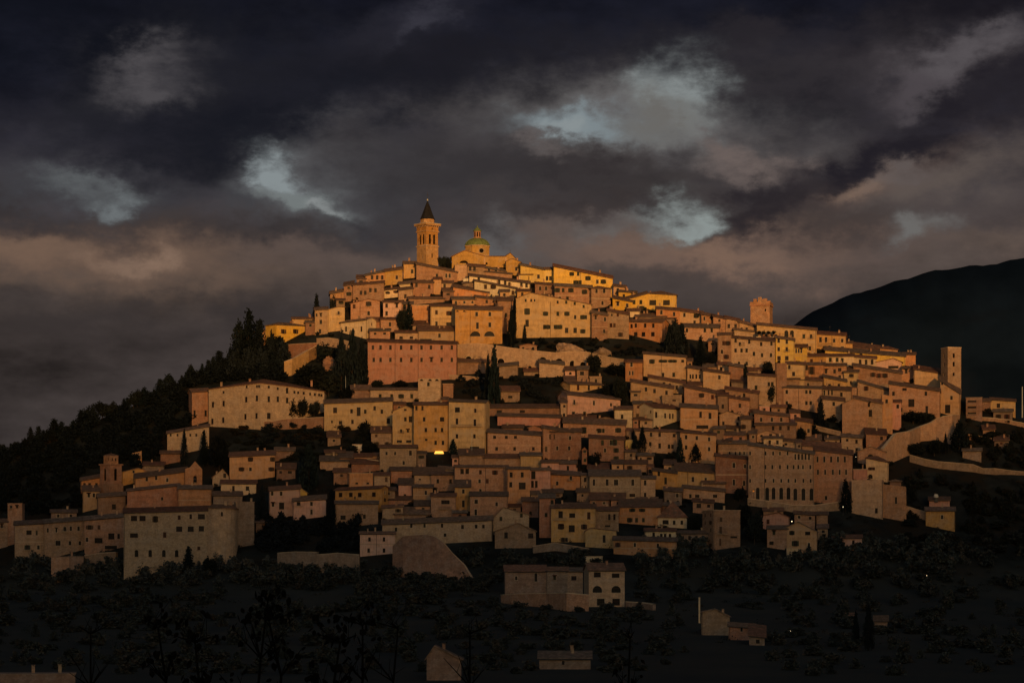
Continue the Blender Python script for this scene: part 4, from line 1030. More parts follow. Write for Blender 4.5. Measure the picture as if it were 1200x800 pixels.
500 540 770 772 797 g d a509,757 w- | dim orange gabled house in the trees at the bottom edge
1025 1040 727 727 737 e d w- | tiny dim hut on the dark slope far lower right
990 1000 723 723 731 e d w- | tiny dim hut left of the other hut on the dark lower right slope
-5 88 790 790 803 f d w- | long pale low roof at the bottom left corner
324 346 549 549 561 s d | small grey shed on the slope right of the orange house with wide dark roof
391 410 553 553 567 s b r4 | small brown roofed house left of the blank orange upper block
438 457 556 557 572 e t r3 | small tan house right of the blank orange upper block
458 483 551 551 566 e b r4 w- | low brown house with broad roof below the pale brown house
447 463 574 574 592 e b | small brown house touching the right end of the four square windows house
384 399 512 512 522 s b | small brown shed in the hedges under the long yellow house
398 414 536 536 546 s t w- | low tan shed below the tiny whitish hut in the hedges
322 345 528 528 538 e d r4 w- | low grey house half sunk in the slope under the corner convent
188 214 531 531 541 e b r3 w- | low dim brown house under the low sloping wing at left
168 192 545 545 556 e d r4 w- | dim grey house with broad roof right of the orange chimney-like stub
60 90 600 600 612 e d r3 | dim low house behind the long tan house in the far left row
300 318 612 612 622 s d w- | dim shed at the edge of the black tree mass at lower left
1128 1150 528 528 537 e d r3 w- | tiny dim house on the right slope under the short lit terrace wall
1165 1182 516 516 524 s d | tiny dim shed on the far right slope above the low retaining wall
1152 1166 503 503 510 s b w- | tiny brown shed on the far right slope below the roadside wall
742 763 472.9 473.0 492 e b r3 | small brown annex right below the tiny brown house over the cream fronted house, left
589 613 501.5 500.6 507 e b | small brown annex right above the low olive tan range under the wide tan house
619 635 501.1 502.2 509 g b a627,498.7 | small brown gabled store right above the square olive gold house under the wide tan house
681 690 556.6 557.0 576 e t r2 | small tan annex right above the low grey roof behind the lower golden yellow house
467 483 567.2 567.9 585 s r | small pinkish lean-to right below the pale brown house left of the glowing terrace
986 1010 511.3 512.9 531 e t | small tan house right above the small pink terrace wall house left of the pale chapel
998 1004 454.4 454.5 469 f b | small brown flat roofed store just left of the plain tan house behind the chapel-like gable
676 690 575.9 576.5 588 e b r4 | small brown cottage right above the golden yellow house with wide windows at the lower middle
851 867 502.1 503.4 509 e c r4 | small pale cottage just left of the narrow tan tower-like house beside the little gabled cottage
830 840 401.0 401.7 412 g t a835,399.2 | small tan gabled store right above the small tan house above the single window orange house
433 457 387.3 387.5 400 s t r2 | small tan lean-to right below the tan cottage under the rose coloured house
1015 1039 507.9 509.5 528 s t | small tan lean-to right below the plain tan house behind the chapel-like gable
746 770 584.5 585.7 593 s d r2 | small grey brown lean-to right below the narrow tan annex right of the seven windowed house
531 547 600.3 600.7 610 e b r2 | small brown annex right below the narrow lit house with a doorway in the lower centre
734 740 504.6 504.7 516 e t | small tan house just right of the wide grey brown house directly below the rose villa
931 955 601.4 602.7 620 e t r3 | small tan cottage right below the huge brown arcaded convent with tall arches along its foot
612 631 586.6 587.1 606 s b r4 | small brown lean-to right above the big tan gable with lopsided roof at the lower centre
890 902 475.8 476.3 484 f r | small pinkish flat roofed store right above the short cream house above the arcaded convent roof
778 799 574.1 575.7 592 e d | small grey brown cottage right below the small golden house right of the seven windowed house
799 823 544.1 545.6 552 e b r2 | small brown cottage right below the long reddish house below the cream fronted house, right half
415 436 534.2 535.3 543 e t | small tan house just left of the pale brown house left of the glowing terrace
622 631 579.2 579.7 586 s t r4 | small tan lean-to right below the square olive gold house under the wide tan house
732 745 528.8 529.2 542 e b r2 | small brown cottage right above the low tan house above the seven windowed house
689 713 548.5 549.7 557 s r | small pinkish lean-to right below the brown house with paired tall windows below the rose villa
957 970 602.5 602.5 618 e b r3 | small brown annex right above the low dim mauve house at the lower right
435 459 506.6 506.4 524 s b | small brown lean-to right above the pale brown house left of the glowing terrace
778 791 543.9 544.3 554 s t | small tan lean-to right above the small golden house right of the seven windowed house
448 472 594.8 593.2 610 s t r2 | small tan lean-to right below the small tan house right of the blank orange upper block
682 688 527.0 527.4 547 g b a685,524.3 | small brown gabled store right below the wide grey brown house directly below the rose villa
489 513 549.9 551.6 556 s b r3 | small brown lean-to right above the orange brown cottage below the one with purple brown roof
657 664 471.9 472.4 492 s t | small tan lean-to just left of the rose pink villa with grey shaded left side
662 674 433.4 434.0 446 s r r4 | small pinkish lean-to just right of the tan outbuilding in the garden above the rose villa
676 689 432.8 432.9 449 e b r4 | small brown annex right above the golden house peeping over the roof of the rose villa
717 730 542.8 543.4 557 s o r4 | small orange brown lean-to just left of the low tan house above the seven windowed house
691 705 441.1 442.1 450 f t | small tan flat roofed store right above the rose pink villa with grey shaded left side
700 719 490.8 491.0 497 g t a710,488.9 | small tan gabled store right above the wide grey brown house directly below the rose villa
812 836 587.2 588.9 602 s b r3 | small brown lean-to right above the cream cottage under a tall dark pyramid roof, lower middle
691 714 584.6 585.6 597 s b | small brown lean-to just right of the low grey roof behind the lower golden yellow house
489 499 531.4 531.7 549 e d r3 | small grey brown house just right of the pale brown house left of the glowing terrace
877 892 433.8 434.2 439 e b r3 | small brown cottage right above the low grey roofed building under the tan hollow house
967 984 514.4 514.7 524 s t r3 | small tan lean-to right below the tan house above the tree beside the tall arched door
515 532 548.8 550.2 555 e t | small tan house right above the brown house right of the one with purple brown roof
685 698 490.0 490.9 496 e t | small tan house right below the rose pink villa with grey shaded left side
807 823 450.5 451.4 456 s t | small tan lean-to right below the small orange house with a row of tall narrow windows
461 475 473.0 473.7 481 e b | small brown house right above the golden gabled tower house projecting from the long yellow terrace
614 631 435.0 435.0 440 s b | small brown lean-to just left of the tan outbuilding in the garden above the rose villa
596 610 593.3 593.0 604 e b r2 | small brown annex right below the tall orange house in the centre of the lower town
716 732 584.9 585.8 597 s t | small tan lean-to just left of the narrow tan annex right of the seven windowed house
750 765 491.6 492.4 501 s t r3 | small tan lean-to right above the long tan house below the cream fronted house, left half
904 921 476.8 476.9 486 e t | small tan annex right above the little low gabled house above the arcaded convent roofs
431 445 375.9 376.4 387 s t r4 | small tan lean-to just left of the tan cottage under the rose coloured house
742 748 491.2 491.7 502 e b r2 | small brown house right above the brown house with paired tall windows below the rose villa
895 918 597.6 598.8 605 s t r3 | small tan lean-to right above the dim pinkish gabled house just behind the orange gabled one
775 795 591.9 592.1 606 s b r3 | small brown lean-to just right of the narrow tan annex right of the seven windowed house
658 681 489.3 490.2 495 s b | small brown lean-to right below the golden house peeping over the roof of the rose villa
926 937 483.0 483.3 497 e r | small pinkish house right above the short tan house above the arcaded convent roof, right
636 649 347.3 347.7 353 e b r3 | small brown house right below the brown house with shaded openings under the golden narrow house
945 962 514.9 515.5 522 s t | small tan lean-to just right of the short tan house above the arcaded convent roof, right
1026 1041 450.7 450.7 456 f d | small grey brown flat roofed store right above the plain tan house behind the chapel-like gable
609 629 405.1 405.3 411 g b a619,403.1 | small brown gabled store right above the tan outbuilding in the garden above the rose villa
486 504 592.3 592.2 601 s t | small tan lean-to right below the orange brown cottage below the one with purple brown roof
662 674 446.2 446.4 457 s b | small brown lean-to right below the tan outbuilding in the garden above the rose villa
530 537 536.2 536.3 546 e r | small pinkish house just left of the low tan wall house just below the balcony tenement
958 970 618.2 619.1 633 s t r4 | small tan lean-to just left of the low dim mauve house at the lower right
759 765 547.1 547.2 558 e b r3 | small brown cottage just right of the low tan house above the seven windowed house
824 840 429.7 429.8 435 e t r4 | small tan cottage just left of the small tan house above the single window orange house
438 444 534.0 533.8 540 e b | small brown house right above the small tan house right of the blank orange upper block
518 525 467.9 468.4 474 e b r3 | small brown cottage right below the stone pillar-like block right of the squat tower block
879 888 482.9 483.0 490 s c r3 | small pale lean-to just right of the narrow tan tower-like house beside the little gabled cottage
635 659 576.2 577.3 583 e b | small brown cottage right above the dark brown house left of the lower golden yellow one
993 999 430.6 430.9 436 g b a996,428.7 | small brown gabled store right above the small golden house with slanting eave right of centre
836 849 502.0 502.5 516 e b | small brown house right below the brown house sloping down right of the small roof tower
805 811 423.2 423.2 431 e t r3 | small tan cottage right above the small orange house with a row of tall narrow windows
933 939 518.7 519.0 529 e d r4 | small grey brown house just right of the short cream house above the arcaded convent roof
878 886 507.9 508.3 521 s t | small tan lean-to just left of the little low gabled house above the arcaded convent roofs
"""
import re
for i_, l_ in enumerate(HOUSES.strip().splitlines()):
    lab_ = l_.split('|')[1]
    nm_ = ''
    for key_, cat_ in (('convent', 'convent'), ('palace', 'palace'), ('villa', 'villa'), ('farmhouse', 'farmhouse'), ('tenement', 'tenement'), ('chapel', 'chapel'), ('shed', 'shed'), ('hut', 'hut'), ('cottage', 'cottage'), ('annex', 'annex'), ('store', 'storehouse'), ('lean-to', 'lean_to')):
        if re.search(r'^[^,]*?\b' + key_ + r'\b', re.split(r' (?:in|on|at|of|by|under|below|above|beside|between|behind|right|left|from|over|over|joined|touching|before|beneath|for|the)\b', lab_)[0]): nm_ = ' N' + key_; break
    house(l_.split('|')[0] + (nm_ if ' N' not in l_.split('|')[0] else '') + ' |' + lab_, i_)
# ---------------------------------------------------------------- towers and the church
def root_at(name, label, cat, px, base, yaw=0, Y=None, group=None):
    Y = Y or depth(px, base)
    o = bpy.data.objects.new(name, None); COL.objects.link(o)
    o.location = P(px, base, Y); az = math.atan((px-600)/F)
    o.rotation_euler = (0, 0, -az + yaw)
    tag(o, label, cat, group)
    return o, Y/F
def stage(root, name, m, hw, z0, z1, holes, winstyle=True, rec=.4):
    """square stage of half width hw; holes on the two faces that look at the viewer (s from -1..1, z0, z1, w, arch)"""
    mb = MB()
    faces = [((-hw,-hw,0),(1,0,0),(0,1,0)), ((hw,-hw,0),(0,1,0),(-1,0,0)), ((hw,hw,0),(-1,0,0),(0,-1,0)), ((-hw,hw,0),(0,-1,0),(1,0,0))]
    for i, (o_, e_, n_) in enumerate(faces):
        hh = [(hw+s*hw-w/2, hw+s*hw+w/2, a, b, ar) for s, a, b, w, ar in holes]
        panel(mb, o_, e_, n_, 2*hw, z0, [(0, z1), (2*hw, z1)], hh, rec)
    mb.quad((-hw,-hw,z1-.01),(hw,-hw,z1-.01),(hw,hw,z1-.01),(-hw,hw,z1-.01))
    ob = mb.build(name, m, root)
    for i, (o_, e_, n_) in enumerate(faces):
        for s, a, b, w, ar in holes:
            q = MB(); O = Vector(o_) + Vector(e_)*(hw+s*hw); e = Vector(e_)*w/2; n = Vector(n_)*(rec)
            p = lambda sg, z: tuple(O + e*sg + n + Vector((0,0,z)))
            q.quad(p(-1,a), p(1,a), p(1,b), p(-1,b)); q.build('opening', DARK, root)  # dark sheet paints the shade seen through each hole
    return ob
def ledge(root, hw, z0, z1, m=STONE, n='cornice'):
    q = MB(); q.box(-hw, hw, -hw, hw, z0, z1); return q.build(n, m, root)

# the tall campanile
t, k = root_at('bell_tower', 'tall slender bell tower with black pointed spire rising from the hilltop', 'bell tower', 501, 314, R(38))
h = lambda y: (314-y)*k
hw = 4.0
stage(t, 'lower_shaft', MAT['k'], hw, -6, h(289.5), [(0, h(303), h(298), .9, False)])
ledge(t, hw+.35, h(289.5), h(288.4))
stage(t, 'belfry', MAT['k'], hw-.1, h(288.4), h(272.5), [(-.36, h(287), h(275.5), 1.5, True), (.36, h(287), h(275.5), 1.5, True)], rec=.35)
ledge(t, hw+.4, h(272.5), h(271.3), MAT['k'])
stage(t, 'upper_shaft', MAT['k'], hw+.05, h(271.3), h(266.5), [(0, h(270.3), h(268), .8, True)])
q = MB()
for a in range(7):
    s = -hw + .3 + a*(2*hw-.6)/6
    for x, y in ((s, -hw-.3), (s, hw+.3), (-hw-.3, s), (hw+.3, s)): q.box(x-.2, x+.2, y-.2, y+.2, h(266.9), h(265.4))
q.build('corbel_table', STONE, t)
ledge(t, hw+1.0, h(265.4), h(263.2), MAT['k'], 'parapet')
ledge(t, hw+1.15, h(263.2), h(262.6), STONE, 'parapet_coping')
q = MB(); q.lathe([(3.9, h(262.6)), (3.75, h(257.2))], 8, rot=R(22.5)); q.build('spire_drum', MAT['k'], t)
q = MB(); q.lathe([(4.2, h(257.3)), (3.9, h(256.6)), (2.7, h(250)), (1.2, h(241)), (.06, h(235))], 8, rot=R(22.5)); sp = q.build('spire', SLATE, t)
q = MB(); q.tube((0,0,h(236)), (0,0,h(225)), .07, .05, 6); q.box(-.6, .6, -.04, .04, h(229), h(228.6)); q.build('cross', METAL, sp)
q = MB(); q.lathe([(.05, h(235.6)), (.36, h(235)), (.42, h(234.3)), (.36, h(233.6)), (.05, h(233))], 10); q.build('ball', PALEMETAL, sp)

# the domed church
Yc = depth(565, 314)
t, k = root_at('church', 'large golden church with green dome and round window crowning the hill', 'church', 529.5, 314, 0, Yc)
h = lambda y: (314-y)*k; X = lambda px: (px-529.5)*k
d = 18
wb = MB()
top = [(0, h(301)), (X(544.4), h(293.6)), (X(569.5), h(300.6)), (X(592), h(300.6)), (X(592.2), h(300.4)), (X(598), h(296.4)), (X(607.5), h(306))]
panel(wb, (0,0,0), (1,0,0), (0,1,0), X(607.5), -6, top, [(X(538.5), X(548.5), h(308.3), h(305.2), True), (X(569), X(571.5), h(309.8), h(307.2), True)], .5)
panel(wb, (0,d,0), (0,-1,0), (1,0,0), d, -6, [(0, h(301)), (d, h(301))], [])
panel(wb, (X(607.5),0,0), (0,1,0), (-1,0,0), d, -6, [(0, h(306)), (d, h(306))], [])
wb.build('wall', MAT['h'], t)
for a, b, c, e in ((538.5, 548.5, 308.3, 305.2), (569, 571.5, 309.8, 307.2)):
    q = MB(); q.quad((X(a), .5, h(c)), (X(b), .5, h(c)), (X(b), .5, h(e)), (X(a), .5, h(e))); q.build('window', DARK, t)
q = MB()
for x in (X(567.8), X(592.8)): q.box(x-.35, x+.35, -.18, .1, 0, h(301.5))
q.build('pilaster', MAT['o'], t)
def rsl(pts): 
    T = []; n = len(pts)
    for x, z in pts: T.append((x, -.5, z+.35))
    for x, z in pts: T.append((x, d+.5, z+.35))
    return roofmesh(T, [[i, i+1, n+i+1, n+i] for i in range(n-1)])
v, f = rsl([(-.6, h(301.3)), (X(544.4), h(293.6)), (X(569.5), h(300.6))]); mk('nave_roof', v, f, ROOF[0], t)
v, f = rsl([(X(569.6), h(300.5)), (X(591.5), h(300.5)), (X(598), h(296.4)), (X(608.5), h(307))]); mk('transept_roof', v, f, ROOF[2], t)
cx, cy = X(559.5), 7.5; r = 15.2*k
n8 = R(22.5)
q = MB(); q.lathe([(r, h(304)), (r, h(287.2))], 8, cx, cy, n8); dr = q.build('drum', MAT['h'], t)
q = MB(); q.lathe([(r+.35, h(287.4)), (r+.45, h(286.4))], 8, cx, cy, n8); q.lathe([(r+.12, h(299)), (r+.12, h(298))], 8, cx, cy, n8); q.build('cornice', STONE, dr)
q = MB(); prof = [(r*.99*math.cos(a), h(286.4) + 4.4*math.sin(a)) for a in [i*math.pi/2*.8/7 for i in range(8)]]
q.lathe(prof, 24, cx, cy); dm = q.build('dome', COPPER, t)
for p in dm.data.polygons: p.use_smooth = len(p.vertices) == 4
q = MB()
for i in range(8):
    a = n8 + i*math.pi/4
    for (r0, z0), (r1, z1) in zip(prof, prof[1:]):
        q.tube((cx+r0*math.cos(a), cy+r0*math.sin(a), z0), (cx+r1*math.cos(a), cy+r1*math.sin(a), z1), .16, .16, 5)
q.build('rib', COPPER, dm)
zt = prof[-1][1]
q = MB(); lr = 5.0*k*.85
q.lathe([(lr+.3, zt-.1), (lr+.3, zt+.4)], 8, cx, cy, n8); q.lathe([(lr, zt+.4), (lr, h(268.6))], 8, cx, cy, n8); ln = q.build('lantern', MAT['z'], dm)
for i in range(8):
    a = i*math.pi/4; rr_ = lr*math.cos(n8)+.03; q = MB()
    px_, py_ = cx+rr_*math.cos(a), cy+rr_*math.sin(a); tx, ty = -math.sin(a)*.35, math.cos(a)*.35
    q.quad((px_-tx, py_-ty, zt+.7), (px_+tx, py_+ty, zt+.7), (px_+tx, py_+ty, h(269.8)), (px_-tx, py_-ty, h(269.8))); q.build('lantern_window', DARK, dm)
q = MB(); q.lathe([(lr+.35, h(268.7)), (lr+.35, h(268.1)), (lr*.95, h(267)), (lr*.55, h(265)), (.3, h(264)), (.08, h(261))], 12, cx, cy); q.build('lantern_cap', COPPER, dm)
# round window of the drum, on the face turned to the viewer's right
a = -math.pi/2 + math.pi/4*0 ; a = math.radians(-90)+math.radians(45)*.0
fa = math.radians(-67.5+22.5)  # face centre at -45 deg
for fa, nm in ((math.radians(-90), 'oculus'),):
    ap = r*math.cos(n8)
    q = MB(); c0 = Vector((cx+ap*math.cos(fa), cy+ap*math.sin(fa), h(293.2))); tv = Vector((-math.sin(fa), math.cos(fa), 0)); nv = Vector((math.cos(fa), math.sin(fa), 0)); c0 += tv*2.1
    ring = [c0 + nv*.02 + (tv*math.cos(j*math.pi/8) + Vector((0,0,1))*math.sin(j*math.pi/8))*1.15 for j in range(16)]
    q.quad(*[tuple(v) for v in ring]); q.build('oculus', DARK, dr)
    q = MB()
    for j in range(16):
        A, B = [c0 + (tv*math.cos(jj*math.pi/8) + Vector((0,0,1))*math.sin(jj*math.pi/8))*1.35 for jj in (j, j+1)]
        q.tube(A, B, .17, .17, 5)
    q.build('oculus_ring', STONE, dr)
q = MB(); q.tube((X(598), 1, h(296)), (X(598), 1, h(292)), .09, .05, 6); q.box(X(598)-.35, X(598)+.35, .96, 1.04, h(293.4), h(293)); q.build('cross', METAL, t)

# square ruined tower
t, k = root_at('stone_tower', 'square brick tower with broken crown on the skyline right of centre', 'tower', 892.5, 384, R(-9))
h = lambda y: (384-y)*k
hw = 11.3*k
stage(t, 'shaft', MAT['z'], hw, -5, h(359.5), [(.55, h(366), h(363), .8, True)])
ledge(t, hw+.4, h(359.5), h(358.2), MAT['b'])
stage(t, 'crown', MAT['z'], hw+.25, h(358.2), h(354.8), [])
for i, (x, y, z, w_) in enumerate(((-.6,-.8,351,.9),(-.05,-.9,349.2,.9),(.55,-.8,350.8,1.0),(.85,.1,352.5,.8),(-.85,.2,352.4,.8),(.1,.7,349.8,1.4),(-.5,.6,352,1.0))):
    q = MB(); x, y = x*hw*.9, y*hw*.9; q.box(x-w_, x+w_, y-.4, y+.4, h(354.9), h(z)); q.build('merlon', MAT['z'], t)
# tall plain tower at the right end
t, k = root_at('stone_tower', 'tall plain square tower with three openings at the right end of town', 'tower', 1114.5, 474, R(27))
h = lambda y: (474-y)*k
hw = 8.6*k
stage(t, 'shaft', MAT['t'], hw, -8, h(408.3), [(-.1, h(420), h(414.5), 1.1, True), (-.1, h(430), h(424.5), 1.1, True), (-.1, h(441), h(437), 1.0, True)])
ledge(t, hw+.12, h(408.3), h(407.3))
# lower left bell tower
t, k = root_at('bell_tower', 'squat dim bell tower with small upper drum in the lower left quarter', 'bell tower', 130, 586, R(38))
h = lambda y: (586-y)*k
hw = 8.9*k
stage(t, 'lower_shaft', MAT['b'], hw*1.15, -6, h(567), [])
stage(t, 'belfry', MAT['b'], hw, h(567), h(545), [(-.0, h(563), h(549), 1.7, True)], rec=.4)
ledge(t, hw+.5, h(545), h(543.5), MAT['b'])
stage(t, 'upper_stage', MAT['z'], hw*.68, h(543.5), h(534), [(-.4, h(540), h(536.5), .8, True), (.4, h(540), h(536.5), .8, True)])
q = MB(); q.lathe([(hw*.68*1.5, h(534)), (hw*.68*1.5, h(533.4)), (.2, h(530.8))], 4, rot=R(45)); q.build('cap', ROOF[1], t)
# bell gable
t, k = root_at('bell_gable', 'dim red bell gable with one opening left of the dark cypress mass', 'bell gable', 217, 574, R(8))
h = lambda y: (574-y)*k; X = lambda px: (px-217)*k
wb = MB(); panel(wb, (0,0,0), (1,0,0), (0,1,0), X(237), -6, [(0, h(549)), (X(223), h(547)), (X(228.7), h(540)), (X(234), h(546)), (X(237), h(549))], [(X(226.7), X(230.7), h(566), h(557), True)], 1.6)
panel(wb, (0,1.8,0), (1,0,0), (0,-1,0), X(237), -6, [(0, h(549)), (X(223), h(547)), (X(228.7), h(540)), (X(234), h(546)), (X(237), h(549))], [(X(226.7), X(230.7), h(566), h(557), True)], .1)
for (a, za), (b, zb_) in zip([(217,549),(223,547),(228.7,540),(234,546)], [(223,547),(228.7,540),(234,546),(237,549)]):
    wb.quad((X(a),0,h(za)), (X(b),0,h(zb_)), (X(b),1.8,h(zb_)), (X(a),1.8,h(za)))
wb.quad((0,0,-6),(0,1.8,-6),(0,1.8,h(549)),(0,0,h(549))); wb.quad((X(237),0,-6),(X(237),1.8,-6),(X(237),1.8,h(549)),(X(237),0,h(549)))
wb.build('wall', MAT['z'], t)
q = MB(); q.lathe([(.2, 1.1), (.75, 0), (.62, .25), (.45, .8), (.1, 1.05)], 10, X(228.7), .9); b = q.build('bell', METAL, t); b.location.z = h(562)
# buttresses of the very long lower left convent are walls of their own piers
for px in (152, 168, 184, 200, 214):
    Yb = depth(197, 662) - .9; o = bpy.data.objects.new('buttress', None); COL.objects.link(o); o.location = P(px, 664, Yb)
    q = MB(); hh = 22*Yb/F; q.quad((-.8,-1.6,-3),(.8,-1.6,-3),(.8,.6,hh),(-.8,.6,hh)); q.quad((-.8,-1.6,-3),(-.8,.6,hh),(-.8,1.6,hh),(-.8,1.6,-3)); q.quad((.8,-1.6,-3),(.8,1.6,-3),(.8,1.6,hh),(.8,.6,hh)); q.quad((-.8,.6,hh),(.8,.6,hh),(.8,1.6,hh),(-.8,1.6,hh)); q.build('masonry', MAT['t'], o)
    tag(o, 'sloping stone buttress at the foot of the very long lower left convent', 'buttress', 'buttresses of the lower left convent')

# ---------------------------------------------------------------- rampart and garden walls
stonewall('rampart_wall', [(1035,526,546),(1050,508,540),(1066,505.5,533),(1079,500,517),(1091,495.3,516),(1097,491,515),(1105,488,518),(1116,486.5,521),(1125,486,505)], MAT['t'], 'great sloping rampart wall climbing to the right end tower')
stonewall('retaining_wall', [(1066,533,541),(1084,538,546),(1100,541,549),(1120,542.5,551),(1141,544.5,553),(1152,549,555),(1166,549,556),(1185,551.5,556),(1202,553,557)], MAT['b'], 'low retaining wall crossing the dark right slope below the rampart')
stonewall('retaining_wall', [(1134,509,515),(1146,511,516),(1162,514,518)], MAT['t'], 'short lit terrace wall on the right slope below the apartment block')
stonewall('retaining_wall', [(1148,489,492.5),(1165,490,494),(1180,492,496),(1200,496,501)], MAT['t'], 'pale roadside wall under the far right houses')
stonewall('terrace_wall', [(536,404,428),(548,403,430),(560,402.5,430),(580,405,430),(600,408,430),(625,411,431),(650,413.5,431),(672,412,430),(690,413,431)], MAT['t'], 'rough terrace wall with plants below the double arched golden house', arches=[(549,421,7,4),(587,424,8,3),(636,423,9,4),(655,424.5,9,4),(671,426,7,3),(683,427,6,2)])
stonewall('terrace_wall', [(690,413,428),(705,417,430),(722,420,430),(736,422,432)], MAT['t'], 'low lit wall running right from the rough terrace wall to the orange house')
rock((666, 416), 38, 17, 'rounded lit rock and rubble mound under the great golden block', MAT['t'], 4)
rock((704, 417), 22, 12, 'small rubble mound right of the rounded lit rock', MAT['b'], 9)
stonewall('garden_wall', [(520,439,444),(550,441,446),(572,444,449)], MAT['t'], 'low garden wall in the dark garden left of the tall cypress')
stonewall('terrace_wall', [(338,404,418),(350,403,421),(362,402.5,424),(371,402,420)], MAT['b'], 'brown terrace wall beneath the lone yellow house')
stonewall('bastion_wall', [(333,424,441),(342,421,440),(352,416,432),(362,410,424),(371,405,420)], MAT['g'], 'orange lit slanting bastion below the brown terrace wall')
stonewall('terrace_wall', [(371,397,404),(385,396,406),(400,398,408),(411,401,411)], MAT['b'], 'long low terrace wall under the pale house on the left slope')
rock((387, 432), 26, 15, 'jagged pale rock among dark trees left of the salmon palace', MAT['t'], 12)
stonewall('retaining_wall', [(306,494,502),(320,493.5,503),(334,491,503),(356,490,502),(380,489,502)], MAT['b'], 'retaining wall at the foot of the great corner convent')
stonewall('retaining_wall', [(325,648,668),(345,646.5,670),(372,647,671)], MAT['d'], 'dim brown wall below the dark tree mass, left part')
stonewall('retaining_wall', [(372,650,671),(395,648,671),(421,650,670)], MAT['d'], 'dim grey wall below the dark tree mass, right part')
stonewall('bastion_wall', [(460,640,672),(472,628,676),(485,627,678),(497,626,680),(508,628,681),(518,634,682),(530,648,682),(544,662,682),(553,678,684)], MAT['d'], 'big rounded sloping bastion wall at the lower centre')
stonewall('rampart_wall', [(99,651,660),(118,648,661),(136,647,662)], MAT['b'], 'low wall in front of the garage house at far left')
stonewall('garden_wall', [(587,697,706),(600,696,708),(640,695,712),(664,695,716),(690,697,716)], MAT['b'], 'pale garden wall under the farmhouse row')
stonewall('garden_wall', [(733,705,712),(750,706,713),(765,708,715)], MAT['d'], 'thin low wall right of the tall arched house below the town')
stonewall('retaining_wall', [(1062,593,604),(1075,597,606),(1086,600,610)], MAT['t'], 'low lit wall between the cubic walls and the lone right flank house')
stonewall('retaining_wall', [(876,584,592),(900,587,595),(930,592,600),(955,592,600),(985,588,598)], MAT['b'], 'foundation terrace wall in front of the arcaded convent')
stonewall('terrace_wall', [(430,538,545),(445,540,548),(452,541,549)], MAT['b'], 'short brown terrace wall left of the pale brown house')
stonewall('terrace_wall', [(733,516,525),(739,515.5,526),(746,517,526)], MAT['y'], 'bright yellowish terrace wall right of the grey brown house')
stonewall('terrace_wall', [(766,466,470),(800,478,484)], MAT['t'], 'short terrace wall behind the cream fronted house')
stonewall('garden_wall', [(940,494,499),(960,500,505),(985,506,511)], MAT['b'], 'low wall at the top of the dark garden right of centre')
stonewall('retaining_wall', [(625,640,648),(650,636,645),(690,643,651)], MAT['d'], 'dark low wall in the bushes under the lower golden yellow house')
poly_house([(244.5,456,9),(275,452,4.5),(305.5,448.6,0),(342,453,5),(380,458.6,11)], 503, 20, 't', 'great corner convent of pale stone standing on the left slope',
  [(x, y, 2.6, 6.5, False) for x, y in ((249.5,474),(262,472.5),(275.6,470.5),(288.5,468),(301,466.5),(248.8,493.5),(261.5,492),(275.4,490),(287.5,488),(300.5,487),(315,467.5),(325.6,467.5),(336.5,469))] +
  [(x, y, 2.2, 3, False) for x, y in ((262,459.5),(275.2,459),(289,453),(301,452.5),(303.5,452.5),(315,453.3),(325.5,455.2),(345,459.3),(349.5,459.7),(356,460.4),(363.5,461.5),(369,462),(374,462.6),(376.8,463))] +
  [(336.5,457.5,2.8,6.5,False),(315,487,4,7,False),(289,505,12,4,False)], rr=.24)
poly_house([(244,594.5,2.5),(249,594.6,1),(256,595,0),(264,595.2,0),(270,595.5,1.5),(274,595.5,3.5),(276.5,595.5,6)], 661, 10, 't', 'tall rounded end block of the very long convent at the lower left',
  [(260,602,2.4,5,False),(272.5,619,2.4,6,False)], rr=.3, seed=5, name='apse')
# ---------------------------------------------------------------- trees
def make_crown(seed, kind):
    r = random.Random(seed); V = []; Fc = []
    def clump(c, s, n):
        for _ in range(n):
            p = c + Vector((r.gauss(0,1), r.gauss(0,1), r.gauss(0,1)))*s*.45
            q = s*r.uniform(.28, .55)
            a = Vector((r.gauss(0,1), r.gauss(0,1), r.gauss(0,1))).normalized(); b = a.orthogonal().normalized(); c2 = a.cross(b)
            k = len(V)
            V.extend([tuple(p + b*q), tuple(p + c2*q*.7), tuple(p - b*q*.8 + c2*q*.15), tuple(p - c2*q*.6)])
            Fc.append((k, k+1, k+2, k+3))
    # unit crown: height 1 (from z .0 to 1), half width .5
    if kind == 'cypress':
        for i in range(230):
            z = r.uniform(.06, 1) ** .9; rad = .5*min(1, (1-z)*1.9+.02)*min(1, z*4+.45)*r.uniform(.5, 1.05); a = r.uniform(0, 6.283)
            clump(Vector((rad*math.cos(a), rad*math.sin(a), z)) , .14, 6)
        sc = (1, 1, 1)
    elif kind == 'conifer':
        for t in range(11):
            z = .1 + .87*t/11; rad = .5*(1-z)**.8 + .03
            nb = max(3, int(11*(1-z)+3)); off = r.uniform(0, 6)
            for b in range(nb):
                a = off + 6.283*b/nb + r.uniform(-.25, .25); L = rad*r.uniform(.65, 1.12)
                for s in range(4):
                    f = (s+.6)/4
                    clump(Vector((L*f*math.cos(a), L*f*math.sin(a), z - .05*f + r.uniform(-.015, .015))), .10, 5)
    else:
        lobes = [(Vector((r.uniform(-.28,.28), r.uniform(-.28,.28), r.uniform(.3,.75))), r.uniform(.16,.3)) for _ in range(11)]
        for c, s in lobes:
            for _ in range(30):
                d_ = Vector((r.gauss(0,1), r.gauss(0,1), r.gauss(0,.9))).normalized()
                clump(c + d_*s*r.uniform(.3, 1.05), .13, 7)
    me = bpy.data.meshes.new(kind + '_crown'); me.from_pydata(V, [], Fc); return me
